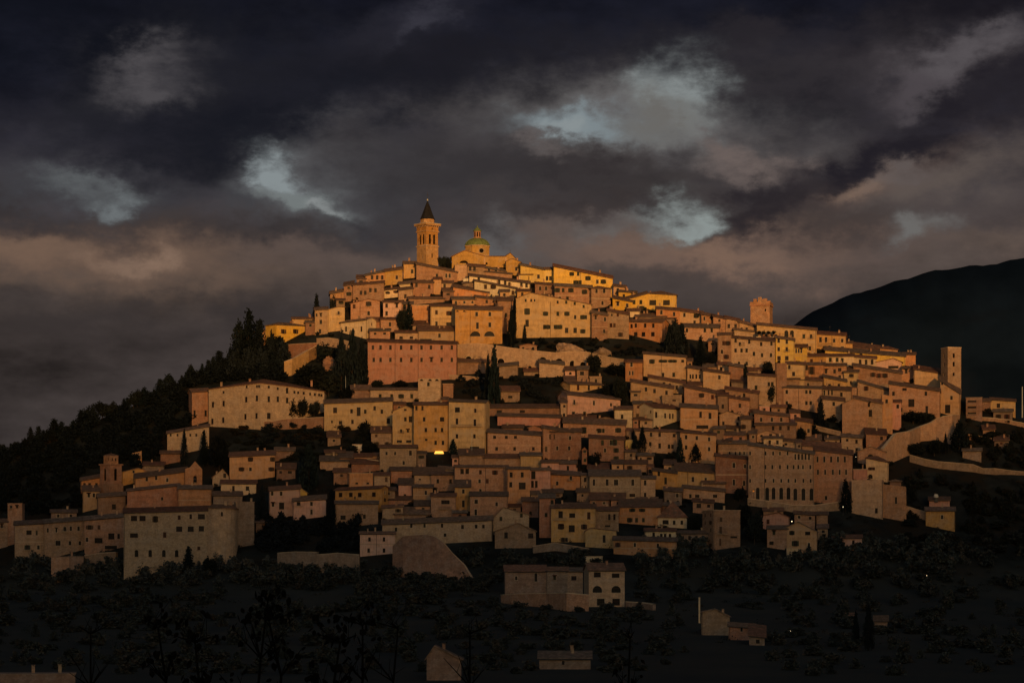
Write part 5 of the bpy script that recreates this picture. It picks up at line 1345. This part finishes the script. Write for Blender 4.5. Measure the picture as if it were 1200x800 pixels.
def make_trunk(seed, kind):
    r = random.Random(seed); q = MB(); q.tube((0,0,-.25), (0,0,.35), .035, .026, 7)
    q.tube((0,0,.35), (r.uniform(-.02,.02), r.uniform(-.02,.02), .85), .026, .006, 6)
    for _ in range(7 if kind == 'broadleaf' else 5):
        a = r.uniform(0, 6.283); z = r.uniform(.2, .6); L = .32 if kind == 'broadleaf' else .2
        q.tube((0,0,z), (L*math.cos(a), L*math.sin(a), z + r.uniform(.08,.25)), .014, .004, 5)
    me = bpy.data.meshes.new('trunk'); me.from_pydata(q.V, [], q.F); me.materials.append(BARK); return me
def lite(me, step, grow):
    fs = [me.polygons[i] for i in range(0, len(me.polygons), step)]; V = []; Fc = []
    for f in fs:
        c = f.center; k = len(V)
        V += [tuple(c + (me.vertices[i].co - c)*grow) for i in f.vertices]; Fc.append(tuple(range(k, k+len(f.vertices))))
    m2 = bpy.data.meshes.new(me.name + '_low'); m2.from_pydata(V, [], Fc); return m2
CROWNS = {}; TRUNKS = {}
LOWC = {}; TINYC = {}
for ki, kind in enumerate(('cypress', 'conifer', 'broadleaf')):
    CROWNS[kind] = [make_crown(ki*50+i, kind) for i in range(4)]
    for me in CROWNS[kind]: me.materials.append(LEAF[ki])
    LOWC[kind] = [lite(me, 4, 1.75) for me in CROWNS[kind]]; TINYC[kind] = [lite(me, 16, 3.0) for me in CROWNS[kind]]
    TRUNKS[kind] = [make_trunk(ki*9+i, kind) for i in range(2)]
trng = random.Random(21)
def tree(px, ytop, base, wpx, kind, label, group=None, Y=None, cat='tree'):
    Y = Y or depth(px, base); k = Y/F; H = (base-ytop)*k; Wd = wpx*k
    nm = {'cypress': 'cypress_tree', 'conifer': 'pine_tree', 'broadleaf': 'broadleaf_tree'}[kind]
    o = bpy.data.objects.new(nm, None); COL.objects.link(o); o.location = P(px, base, Y)
    o.rotation_euler = (0, 0, trng.uniform(0, 6.28)); tag(o, label, cat, group)
    t_ = link('trunk', trng.choice(TRUNKS[kind]), parent=o); t_.scale = (max(Wd, H*.3),)*2 + (H,)
    c_ = link('crown', trng.choice(CROWNS[kind]), parent=o); c_.scale = (Wd, Wd, H)
    return o
TREES = '''
292 361 425 34 conifer|tallest dark pine standing on the left skyline above the wood
280 374 425 30 conifer|second dark pine leaning left of the tallest skyline pine
304 371 428 30 conifer|dark pine just left of the lone yellow house
318 390 425 7 cypress|thin cypress against the side of the lone yellow house
371 343 375 13 conifer|dark pine on the skyline at the left end of the upper town
390 345 370 7 broadleaf|small dark tree between the skyline houses on the upper left
470 360 390 13 broadleaf|loose leafy tree left of the twin cypress beside the rose house
479 357 389 11 cypress|dense cypress in front of the blank orange wall
599 366 412 9 cypress|slim dark cypress at the left edge of the great golden block
603 352 400 5 cypress|very thin cypress in the gap left of the great golden block
615 382 398 4 cypress|tiny pointed cypress against the great golden block
516 300 314 7 broadleaf|leftmost of the small dark trees between bell tower and church
521 299 314 7 broadleaf|middle one of the small dark trees between bell tower and church
526 300 315 7 broadleaf|rightmost of the small dark trees between bell tower and church
579 411 478 13 cypress|tall black cypress standing alone below the terrace wall
572 420 470 8 cypress|shorter cypress leaning on the tall black one below the terrace wall
697 414 439 18 broadleaf|rounded dark tree below the rubble mound, left one of two
722 426 442 24 broadleaf|wide dark round tree below the rubble mound, right one of two
726 442 476 20 broadleaf|dark leafy tree right of the rose villa roof
712 448 470 20 broadleaf|dark bushy tree behind the rose villa roof
791 379 420 18 cypress|broad black cypress mass right of the orange brown house
784 384 416 10 cypress|black cypress touching the corner of the orange brown house
800 384 418 12 cypress|black cypress on the right side of the garden mass
821 393 428 18 conifer|feathery lit tree standing before the tall tan house
834 412 428 13 broadleaf|low shrub tree right of the feathery lit tree
413 394 458 20 cypress|massive dark cypress at the left side of the salmon palace
400 400 458 20 cypress|dark cypress left of the massive one by the salmon palace
424 404 456 14 cypress|dark cypress touching the wall of the salmon palace
366 424 462 44 broadleaf|great round dark tree below the orange lit bastion
385 432 464 30 broadleaf|dark round tree between the great round one and the palace cypresses
385 403 428 30 broadleaf|dark round tree under the long low terrace wall on the left slope
404 454 474 22 broadleaf|dark domed tree behind the left end of the long yellow house
442 444 456 16 broadleaf|shrubby tree at the foot of the salmon palace, left one
470 444 455 20 broadleaf|shrubby tree at the foot of the salmon palace, right one
426 492 516 15 broadleaf|dark round tree in front of the long yellow house
434 516 532 20 broadleaf|dark tree beside the pale brown house
531 516 534 9 cypress|small dark cypress at the foot of the balcony tenement
239 502 545 16 conifer|ragged pine left of the round dark tree under the corner convent
257 506 552 22 broadleaf|tall round dark tree under the great corner convent
343 468 492 13 broadleaf|leafy shrub tree on the retaining wall of the corner convent, left
355 466 491 13 broadleaf|leafy shrub tree on the retaining wall of the corner convent, middle
368 468 490 14 broadleaf|leafy shrub tree on the retaining wall of the corner convent, right
216 507 545 8 cypress|slim cypress before the low sloping wing at left
362 526 574 22 cypress|broad black cypress below the retaining wall of the corner convent
307 568 612 20 conifer|dark pine left of the pinkish house with red trim
292 575 618 16 conifer|dark pine behind the end of the lower left convent
388 570 622 16 conifer|dark pine left of the four square windows house
753 503 530 9 cypress|pointed cypress in front of the long tan house, left
745 512 530 9 cypress|short cypress beside the bright yellowish terrace wall
797 516 545 10 cypress|brownish conical cypress before the long reddish house
787 527 542 15 broadleaf|low rounded tree left of the brownish conical cypress
815 522 542 13 cypress|small cone shaped cypress before the long reddish house
771 531 548 10 broadleaf|dark shrub tree right of the small brown house between cypresses
697 530 547 17 broadleaf|dark rounded tree left of the seven windowed house roof
814 600 624 17 broadleaf|dark tree between the pyramid roof and the flat topped pale house
904 448 476 11 broadleaf|tangled tree climbing the wall in the hollow right of centre
962 466 500 16 conifer|leafy tree left of the chapel-like gable
873 428 450 8 cypress|dark cypress behind the rusty roofed house
900 421 442 14 broadleaf|dark tree under the yellow small house right of centre
939 499 517 12 broadleaf|palm like garden tree in front of the three square windows house
867 570 588 15 broadleaf|rounded ball shaped tree at the left foot of the arcaded convent
872 588 620 18 broadleaf|dark tree right of the flat topped pale house, upper one
884 596 638 20 broadleaf|dark tree right of the flat topped pale house, lower one
991 565 600 13 cypress|dark cypress between the arcaded convent wing and the cubic walls
1115 444 460 13 broadleaf|dark round tree at the foot of the right end tower
1070 481 497 26 broadleaf|dark shrubby tree mass on the rampart, left part
1085 482 496 20 broadleaf|dark shrubby tree mass on the rampart, right part
1075 517 535 22 broadleaf|dark tree under the rampart wall, left
1095 514 534 20 broadleaf|dark tree under the rampart wall, right
1108 510 532 6 cypress|thin cypress under the rampart wall
1124 496 530 20 cypress|dark conical tree at the corner of the rampart
221 638 670 19 conifer|pointed dark tree in front of the lower left convent
247 652 676 17 broadleaf|dark tree at the foot of the rounded end block
1003 720 760 9 cypress|thin dark cypress on the low right slope, near the tiny huts
1018 712 762 12 cypress|taller dark cypress between the tiny huts at lower right
'''
for ln_ in TREES.strip().splitlines():
    a, lab = ln_.split('|'); a = a.split(); tree(float(a[0]), float(a[1]), float(a[2]), float(a[3]), a[4], lab)
# skyline of the wood on the left slope
gl = 'trees along the skyline of the left wood'
px = -40
while px < 262:
    yc = lerp_table(CREST, px); kind = trng.choice(['conifer', 'conifer', 'cypress', 'broadleaf'])
    hpx = trng.uniform(10, 24); b = yc + trng.uniform(-1, 5)
    tree(px, b-hpx, b, hpx*trng.uniform(.6, 1.1), kind, 'dark tree standing on the skyline of the wood left of the town', gl)
    px += trng.uniform(4, 9)
# masses that read as one wood: joined
def mass(name, label, pts, kinds, cat='wood', m=None, lib=None):
    V, Fc = [], []; lib = lib or LOWC; V0 = {(k_, j_): ([tuple(v.co) for v in q_.vertices], [tuple(f.vertices) for f in q_.polygons]) for k_ in lib for j_, q_ in enumerate(lib[k_])}
    base = None
    for px, b, hp, wp in pts:
        kind = trng.choice(kinds); cv, cf = V0[(kind, trng.randrange(4))]; Y = depth(px, b); k = Y/F; o = P(px, b, Y); off = len(V); a = trng.uniform(0, 6.28); ca, sa_ = math.cos(a), math.sin(a)
        if base is None: base = o.copy()
        for vx, vy, vz in cv:
            x, y, z = vx*wp*k, vy*wp*k, vz*hp*k - .6
            V.append((o.x + x*ca - y*sa_ - base.x, o.y + x*sa_ + y*ca - base.y, o.z + z - base.z))
        Fc += [tuple(i+off for i in p) for p in cf]
    o = mk(name, V, Fc, m or LEAF[1], None, base); tag(o, label, cat, kind='stuff'); return o
def scatter(n, f):
    out = []
    while len(out) < n:
        p = f()
        if p: out.append(p)
    return out
U_ = trng.uniform
def leftwood():
    px = U_(-60, 330); t = U_(0, 1); yc = lerp_table(CREST, px); lim = 600 if px < 95 else (545 if px < 190 else (500 if px < 225 else 446))
    y = yc + (lim-yc)*t + 4
    if px > 305 and y < 408: return None
    if px > 190 and y > 455 and px > 240: return None
    return (px, y, U_(10, 20), U_(12, 22))
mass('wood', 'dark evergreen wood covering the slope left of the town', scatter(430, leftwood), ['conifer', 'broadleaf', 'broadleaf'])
def belt():
    px = U_(-20, 1230); y = U_(0, 1)
    y0 = 678 if px < 330 else (676 if px < 480 else (690 if px < 580 else (722 if px < 740 else (660 if px < 870 else (650 if px < 970 else 632)))))
    yy = y0 + (792-y0)*y
    if 495 < px < 545 and yy > 755: return None
    if 622 < px < 700 and 765 < yy: return None
    if px < 92 and 785 < yy: return None
    if 805 < px < 900 and 715 < yy: return None
    if 560 < px < 745 and yy < 730: return None
    hp = U_(10, 20)
    if 805 < px < 900 and yy > 700: hp = 6
    return (px, yy, hp, U_(14, 28))
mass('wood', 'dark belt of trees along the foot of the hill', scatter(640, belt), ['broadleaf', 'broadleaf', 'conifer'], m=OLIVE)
def mid1():
    px = U_(300, 425); y = U_(612, 648); return (px, y, U_(10, 18), U_(12, 20))
mass('wood', 'black tree mass between the pink houses and the lower walls', scatter(70, mid1), ['broadleaf', 'cypress'])
def mid2():
    px = U_(540, 662); y = U_(444, 474)
    if px > 640 and y > 455: return None
    if 580 < px < 612 and y > 452: return None
    return (px, y, U_(7, 13), U_(10, 16))
mass('shrubbery', 'dark garden shrubs below the terrace wall in the middle of town', scatter(34, mid2), ['broadleaf', 'cypress'], 'shrubs')
def mid3():
    px = U_(540, 700); y = U_(650, 668); return (px, y, U_(9, 16), U_(12, 20))
mass('wood', 'dark tree band behind the farmhouse row below the town', scatter(36, mid3), ['broadleaf'], m=OLIVE)
def mid4():
    px = U_(560, 745); y = U_(708, 735)
    if 684 < px < 736 and y < 714: return None
    return (px, y, U_(8, 13), U_(12, 20))
mass('wood', 'dark trees in front of the farmhouse row below the town', scatter(34, mid4), ['broadleaf'], m=OLIVE)
def mid5():
    px = U_(740, 1130); y = U_(636, 672)
    if 835 < px < 962 and y < 652: return None
    return (px, y, U_(10, 18), U_(14, 22))
mass('wood', 'dark tree band at the lower right foot of the town', scatter(120, mid5), ['broadleaf', 'conifer'], m=OLIVE)
def rslope():
    px = U_(1064, 1240); y = U_(500, 650)
    if px < 1120 and y < 545: return None
    if 1076 < px < 1126 and 575 < y < 632: return None
    if y < 512 and px > 1128: return None
    if abs(y - (533 + (px-1066)*.17) - 10) < 13: return None
    return (px, y, U_(7, 14), U_(10, 18))
mass('wood', 'dark trees scattered over the right flank of the hill', scatter(230, rslope), ['broadleaf', 'conifer'], m=LEAF[2])
def g8():
    px = U_(650, 730); y = 408 + U_(0, 12)
    return (px, y, U_(2.5, 6), U_(4, 8))
mass('shrubbery', 'small bushes clinging to the rubble mounds', scatter(26, g8), ['broadleaf'], 'shrubs', lib=TINYC)
def g10():
    px = U_(318, 430); y = U_(664, 682)
    return (px, y, U_(9, 15), U_(12, 20))
mass('wood', 'dark trees in front of the dim walls at the lower left', scatter(44, g10), ['broadleaf'], m=OLIVE)
def g9():
    px = U_(262, 430); y = U_(503, 545)
    if px > 395 and y > 530 or px < 325 and y > 528: return None
    return (px, y, U_(4, 9), U_(8, 16))
mass('shrubbery', 'grey green bushes on the open slope below the corner convent', scatter(70, g9), ['broadleaf'], 'shrubs', m=SCRUB)
def g2():
    px = U_(942, 990); y = U_(492, 512); return (px, y, U_(6, 11), U_(9, 15))
mass('shrubbery', 'dark garden shrubs right of the three square windows house', scatter(14, g2), ['broadleaf'], 'shrubs')
def g3():
    px = U_(598, 780); y = 391 + (px-598)*.09 + U_(0, 9)
    return (px, y+5, U_(5, 9), U_(8, 13))
mass('shrubbery', 'dark hedge and shrubs at the foot of the great golden block', scatter(40, g3), ['broadleaf'], 'shrubs')
def g4():
    px = U_(300, 440); y = U_(500, 536)
    if px > 400 and y < 505: return None
    return (px, y, U_(5, 11), U_(9, 16))
mass('shrubbery', 'dark hedges on the slope below the corner convent', scatter(36, g4), ['broadleaf'], 'shrubs')
def g6():
    px = U_(430, 585); y = U_(672, 696)
    return (px, y, U_(9, 17), U_(13, 22))
mass('wood', 'dark trees at the foot of the big rounded bastion wall', scatter(60, g6), ['broadleaf'], m=OLIVE)
def g7():
    px = U_(10, 330); y = U_(659, 688)
    return (px, y, U_(9, 18), U_(13, 22))
mass('wood', 'dark trees at the foot of the long lower left convent', scatter(110, g7), ['broadleaf', 'conifer'], m=OLIVE)
def wedge():
    px = U_(268, 335); y = U_(396, 446); return (px, y, U_(14, 30), U_(12, 18)) if y > 430 - (px-268)*.2 or px < 312 and y > 404 else None
mass('wood', 'full dark tree mass left of the lone yellow house', scatter(40, wedge), ['conifer', 'conifer', 'cypress'])
# planting squeezed between the houses
FEET = []
for l_ in HOUSES.strip().splitlines():
    t_ = l_.split(); FEET.append((float(t_[0]), float(t_[1]), float(t_[4])))
def yards():
    x0, x1, b_ = trng.choice(FEET); px = trng.choice([x0, x1]) + U_(-5, 5); 
    if b_ > 690 or b_ < 345: return None
    return (px, b_ + U_(1, 3), U_(3, 8), U_(4, 10))
mass('garden_shrubs', 'small dark shrubs growing in the yards between the houses', scatter(330, yards), ['broadleaf'], 'shrubs', m=LEAF[2], lib=TINYC)
def g5():
    px = U_(536, 690); y = U_(404, 432) ; y = max(y, 403 + abs(px-560)*.07)
    return (px, y+3, U_(2.5, 5), U_(4, 8))
mass('shrubbery', 'creepers and small bushes on the rough terrace wall', scatter(60, g5), ['broadleaf'], 'shrubs')
# low scrub and street planting all over the hillside
V, Fc = [], []
r = random.Random(77)
for _ in range(1500):
    px = r.uniform(-40, 1240); yc = lerp_table(CREST, px) + 3; py = r.uniform(yc, 760); Y = depth(px, py) + r.uniform(-1, 0); o = P(px, py, Y); k = Y/F; s = r.uniform(.5, 1.3) * (1.4 if py > 650 else 1)
    for _ in range(26):
        p = o + Vector((r.gauss(0, 1)*s, r.gauss(0, 1)*s, abs(r.gauss(0, .5))*s)); q = r.uniform(.18, .4)
        a = Vector((r.gauss(0,1), r.gauss(0,1), r.gauss(0,1))).normalized(); b = a.orthogonal().normalized(); c2 = a.cross(b); k2 = len(V)
        V += [tuple(p+b*q), tuple(p+c2*q*.7), tuple(p-b*q*.8), tuple(p-c2*q*.6)]; Fc.append((k2, k2+1, k2+2, k2+3))
tag(mk('scrub', V, Fc, SCRUB), 'low scrub and weeds growing all over the hillside', 'scrub', kind='stuff')
# planted balcony of the long palace
for i, px in enumerate((889.5, 895, 901, 907)):
    o = bpy.data.objects.new('potted_shrub', None); COL.objects.link(o); Y = depth(922, 412) - 1.2; o.location = P(px, 393.5, Y)
    q = MB(); q.lathe([(.35, 0), (.5, .6), (.5, .7)], 10); q.build('pot', MAT['z'], o)
    c_ = link('foliage', CROWNS['broadleaf'][i % 4], parent=o); c_.scale = (2.0, 2.0, 2.4); c_.location = (0, 0, .4)
    tag(o, 'leafy shrub in a pot on the balcony of the long golden palace', 'plant', 'potted shrubs on the palace balcony')
q = MB(); Yp = depth(922, 412); a_, b_ = P(886, 394.5, Yp-2), P(911, 394.5, Yp-2); q.box(a_.x, b_.x, a_.y, a_.y+2.2, a_.z-.3, a_.z); tag(q.build('terrace_slab', STONE), 'stone balcony slab carrying the potted shrubs under the square tower', 'balcony')

# ---------------------------------------------------------------- lamps
GLOW = mat('lamp_glow', (.9, .8, .6), rand=0, emit=(1, .78, .45, 2.2))
WARM = mat('self_lit_canopy', (.8, .5, .2), rand=0, emit=(1, .48, .07, 1.6))  # canopy emits its own glow in place of lamp light falling on it
ORG = mat('orange_glow', (.7, .3, .1), rand=0, emit=(1, .33, .04, .22))
def lamp(px, py, base, lab, s=.35, m=GLOW):
    Y = depth(px, base) - 2.0; o = bpy.data.objects.new('street_lamp', None); COL.objects.link(o); o.location = P(px, base, Y); hh = (base-py)*Y/F
    q = MB(); q.tube((0,0,-1.5), (0,0,hh-.2), .09, .06, 7); q.build('pole', METAL, o)
    q = MB(); q.lathe([(.05, hh-s), (s*.8, hh-s*.6), (s, hh), (s*.7, hh+s*.6), (.05, hh+s*.8)], 10); q.build('lamp_globe', m, o)
    q = MB(); q.lathe([(s*1.1, hh+s*.7), (s*.6, hh+s*1.1), (.05, hh+s*1.3)], 10); q.build('lamp_cap', METAL, o)
    tag(o, lab, 'street lamp')
lamp(928, 610.5, 620, 'white street lamp burning at the gable of the lower right orange house', .24)
lamp(988, 593.5, 601, 'small white lamp below the cypress beside the arcaded convent', .17)
lamp(1086, 674, 682, 'lone faint lamp in the dark at the lower right', .12)
lamp(926.5, 739, 746, 'faint lamp in the dark right of the lone pink house', .13)
lamp(1003, 535, 542, 'small lamp on the pink terrace wall by the pale chapel', .12)
lamp(883, 575, 590, 'orange lamp glowing at the left pier of the arcaded convent', .5, ORG)
Y = depth(514.5, 531) - 1.5; o = bpy.data.objects.new('terrace_pavilion', None); COL.objects.link(o); o.location = P(514.5, 533, Y); k = Y/F
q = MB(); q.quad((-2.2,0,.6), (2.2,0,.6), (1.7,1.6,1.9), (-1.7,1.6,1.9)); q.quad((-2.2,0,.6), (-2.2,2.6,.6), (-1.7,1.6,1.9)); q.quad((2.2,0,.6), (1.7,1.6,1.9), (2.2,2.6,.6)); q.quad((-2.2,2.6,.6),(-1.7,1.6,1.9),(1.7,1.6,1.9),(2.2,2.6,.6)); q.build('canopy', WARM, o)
for x in (-2, 2):
    q = MB(); q.tube((x, .1, -2.5), (x, .1, .7), .06, .06, 6); q.build('post', METAL, o)
tag(o, 'glowing warm lit canopy on a terrace at the foot of the tall tenement', 'canopy')
# tall pole by the pink house, mast at the right edge
o = bpy.data.objects.new('utility_pole', None); COL.objects.link(o); Y = depth(819.5, 730); o.location = P(819.5, 730, Y); q = MB(); hh = 30.5*Y/F
q.box(-.3, .3, -.3, .3, -2, hh); q.build('shaft', MAT['c'], o); q = MB(); q.box(-.5, .5, -.5, .5, hh, hh+.3); q.build('cap', METAL, o); tag(o, 'pale upright post left of the lone pink house at the bottom', 'post')
o = bpy.data.objects.new('mast', None); COL.objects.link(o); Y = depth(1198, 482); o.location = P(1198, 482, Y); q = MB(); hh = 29*Y/F
q.tube((0,0,-3), (0,0,hh), .32, .2, 8); q.build('shaft', PALEMETAL, o); q = MB(); q.box(-.5, .5, -.05, .05, hh-1.5, hh-1.3); q.build('cross_arm', METAL, o); tag(o, 'tall thin pale mast at the right edge of the picture', 'mast')
for px, yt, b in ((405, 440, 470), (553, 506, 540)):
    o = bpy.data.objects.new('flagpole', None); COL.objects.link(o); Y = depth(px, b); o.location = P(px, b, Y); hh = (b-yt)*Y/F
    q = MB(); q.tube((0,0,-2), (0,0,hh), .12, .07, 6); q.build('shaft', PALEMETAL, o)
    q = MB(); q.lathe([(.05, hh), (.15, hh+.1), (.05, hh+.25)], 8); q.build('finial', METAL, o)
    tag(o, 'thin pale pole above the dark domed tree by the long yellow house' if px == 405 else 'thin pole on the terrace right of the balcony tenement', 'pole')
for px, y in ((1096, 580), (1093, 583)):
    pass
o = bpy.data.objects.new('water_tank', None); COL.objects.link(o); Y = depth(1097, 600)-1; o.location = P(1097, 583, Y)
q = MB(); q.lathe([(.2, 0), (1.0, .1), (1.05, .9), (.8, 1.5), (.1, 1.7)], 12); q.build('tank', MAT['w'], o); q = MB(); q.box(-.8, .8, -.6, .6, -2, 0); q.build('stand', METAL, o)
tag(o, 'small white rounded tank on the lilac roof of the right flank house', 'tank')
q = MB(); Y = depth(927.5, 650)-2.5; a_ = P(922, 648, Y); q.box(a_.x, a_.x+5.4, Y, Y+2.4, a_.z-2, a_.z+2.0); q.box(a_.x-.2, a_.x+5.6, Y-.2, Y+2.6, a_.z+2.003, a_.z+2.2); tag(q.build('shed', MAT['c']), 'small white shed at the base of the lower right orange gabled house', 'shed')

# ---------------------------------------------------------------- near saplings with dry leaves, in front of the viewer
def near_z(Y): return lerp_table([(0, -2.2), (30, -5), (60, -9), (140, -18.7)], Y)
def sapling(px, ytop, Y, lab, seed, nleaf, spread=.5):
    r = random.Random(seed); o = bpy.data.objects.new('sapling', None); COL.objects.link(o)
    top = P(px, ytop, Y); g = Vector((top.x, Y, near_z(Y))); o.location = g; H = top.z - g.z
    tag(o, lab, 'sapling')
    q = MB(); tips = []
    p = Vector((0, 0, -.3)); n = 7
    for i in range(n):
        p2 = Vector((r.uniform(-.06,.06)*i*.5, r.uniform(-.1,.1), H*(i+1)/n)); rr_ = .035*(1-i/n)+.006
        q.tube(p, p2, rr_+.005, rr_, 6); 
        if i >= 2:
            for b in range(5):
                a = r.uniform(0, 6.283); L = spread*r.uniform(.35, 1)*(1.1-i/n*.6); e = p2 + Vector((math.cos(a)*L, math.sin(a)*L, L*r.uniform(.6, 1.4)))
                if e.z > H*1.02: e.z = H*1.02
                q.tube(p2, e, .012, .004, 5); tips += [e, p2.lerp(e, .6)]
                e2 = p2.lerp(e, .5) + Vector((r.uniform(-.2,.2), r.uniform(-.2,.2), r.uniform(.1,.3))); q.tube(p2.lerp(e, .5), e2, .006, .003, 4); tips.append(e2)
        p = p2
    tips.append(p)
    q.build('branches', DRY, o)
    for i in range(nleaf):
        e = tips[i % len(tips)] if i < len(tips) else r.choice(tips)
        s = r.uniform(.032, .07); L = MB(); c = Vector((0,0,0))
        L.V = [(0,0,0), (s*.55, s*.1, -s*.5), (s*.6, s*.15, -s*1.2), (0, s*.05, -s*2), (-s*.6, s*.15, -s*1.2), (-s*.55, s*.1, -s*.5), (0, -s*.12, -s)]
        L.F = [(0,1,6), (1,2,6), (2,3,6), (3,4,6), (4,5,6), (5,0,6)]
        lf = L.build('leaf', DRY, o, e + Vector((r.uniform(-.08,.08), r.uniform(-.08,.08), r.uniform(-.02,.08)))); lf.rotation_euler = (r.uniform(-.9,.9), r.uniform(-.9,.9), r.uniform(0, 6.28))
for i, a in enumerate([(200, 735, 32, 90, .6, 'black leafy sapling at the bottom left, first from the left'), (236, 752, 30, 120, .5, 'short black sapling with clustered leaves, second from the left'),
    (302, 703, 33, 90, .8, 'tallest black sapling with two leaves at its tip, third from the left'), (330, 726, 31, 120, .6, 'black sapling beside the tallest one, fourth from the left'),
    (384, 752, 30, 170, .6, 'black bushy sapling at the bottom, fifth from the left'), (416, 732, 33, 110, .6, 'black sapling with drooping leaves, sixth from the left'),
    (462, 736, 36, 30, .7, 'nearly bare black sapling, seventh from the left'), (548, 742, 36, 24, .6, 'bare black sapling before the dim orange gable, eighth from the left'),
    (732, 748, 34, 60, .4, 'thin black sapling right of the dim bottom house'), (98, 742, 34, 24, .5, 'thin black sapling near the bottom left corner')]):
    sapling(a[0], a[1], a[2], a[5], 300+i, a[3], a[4])
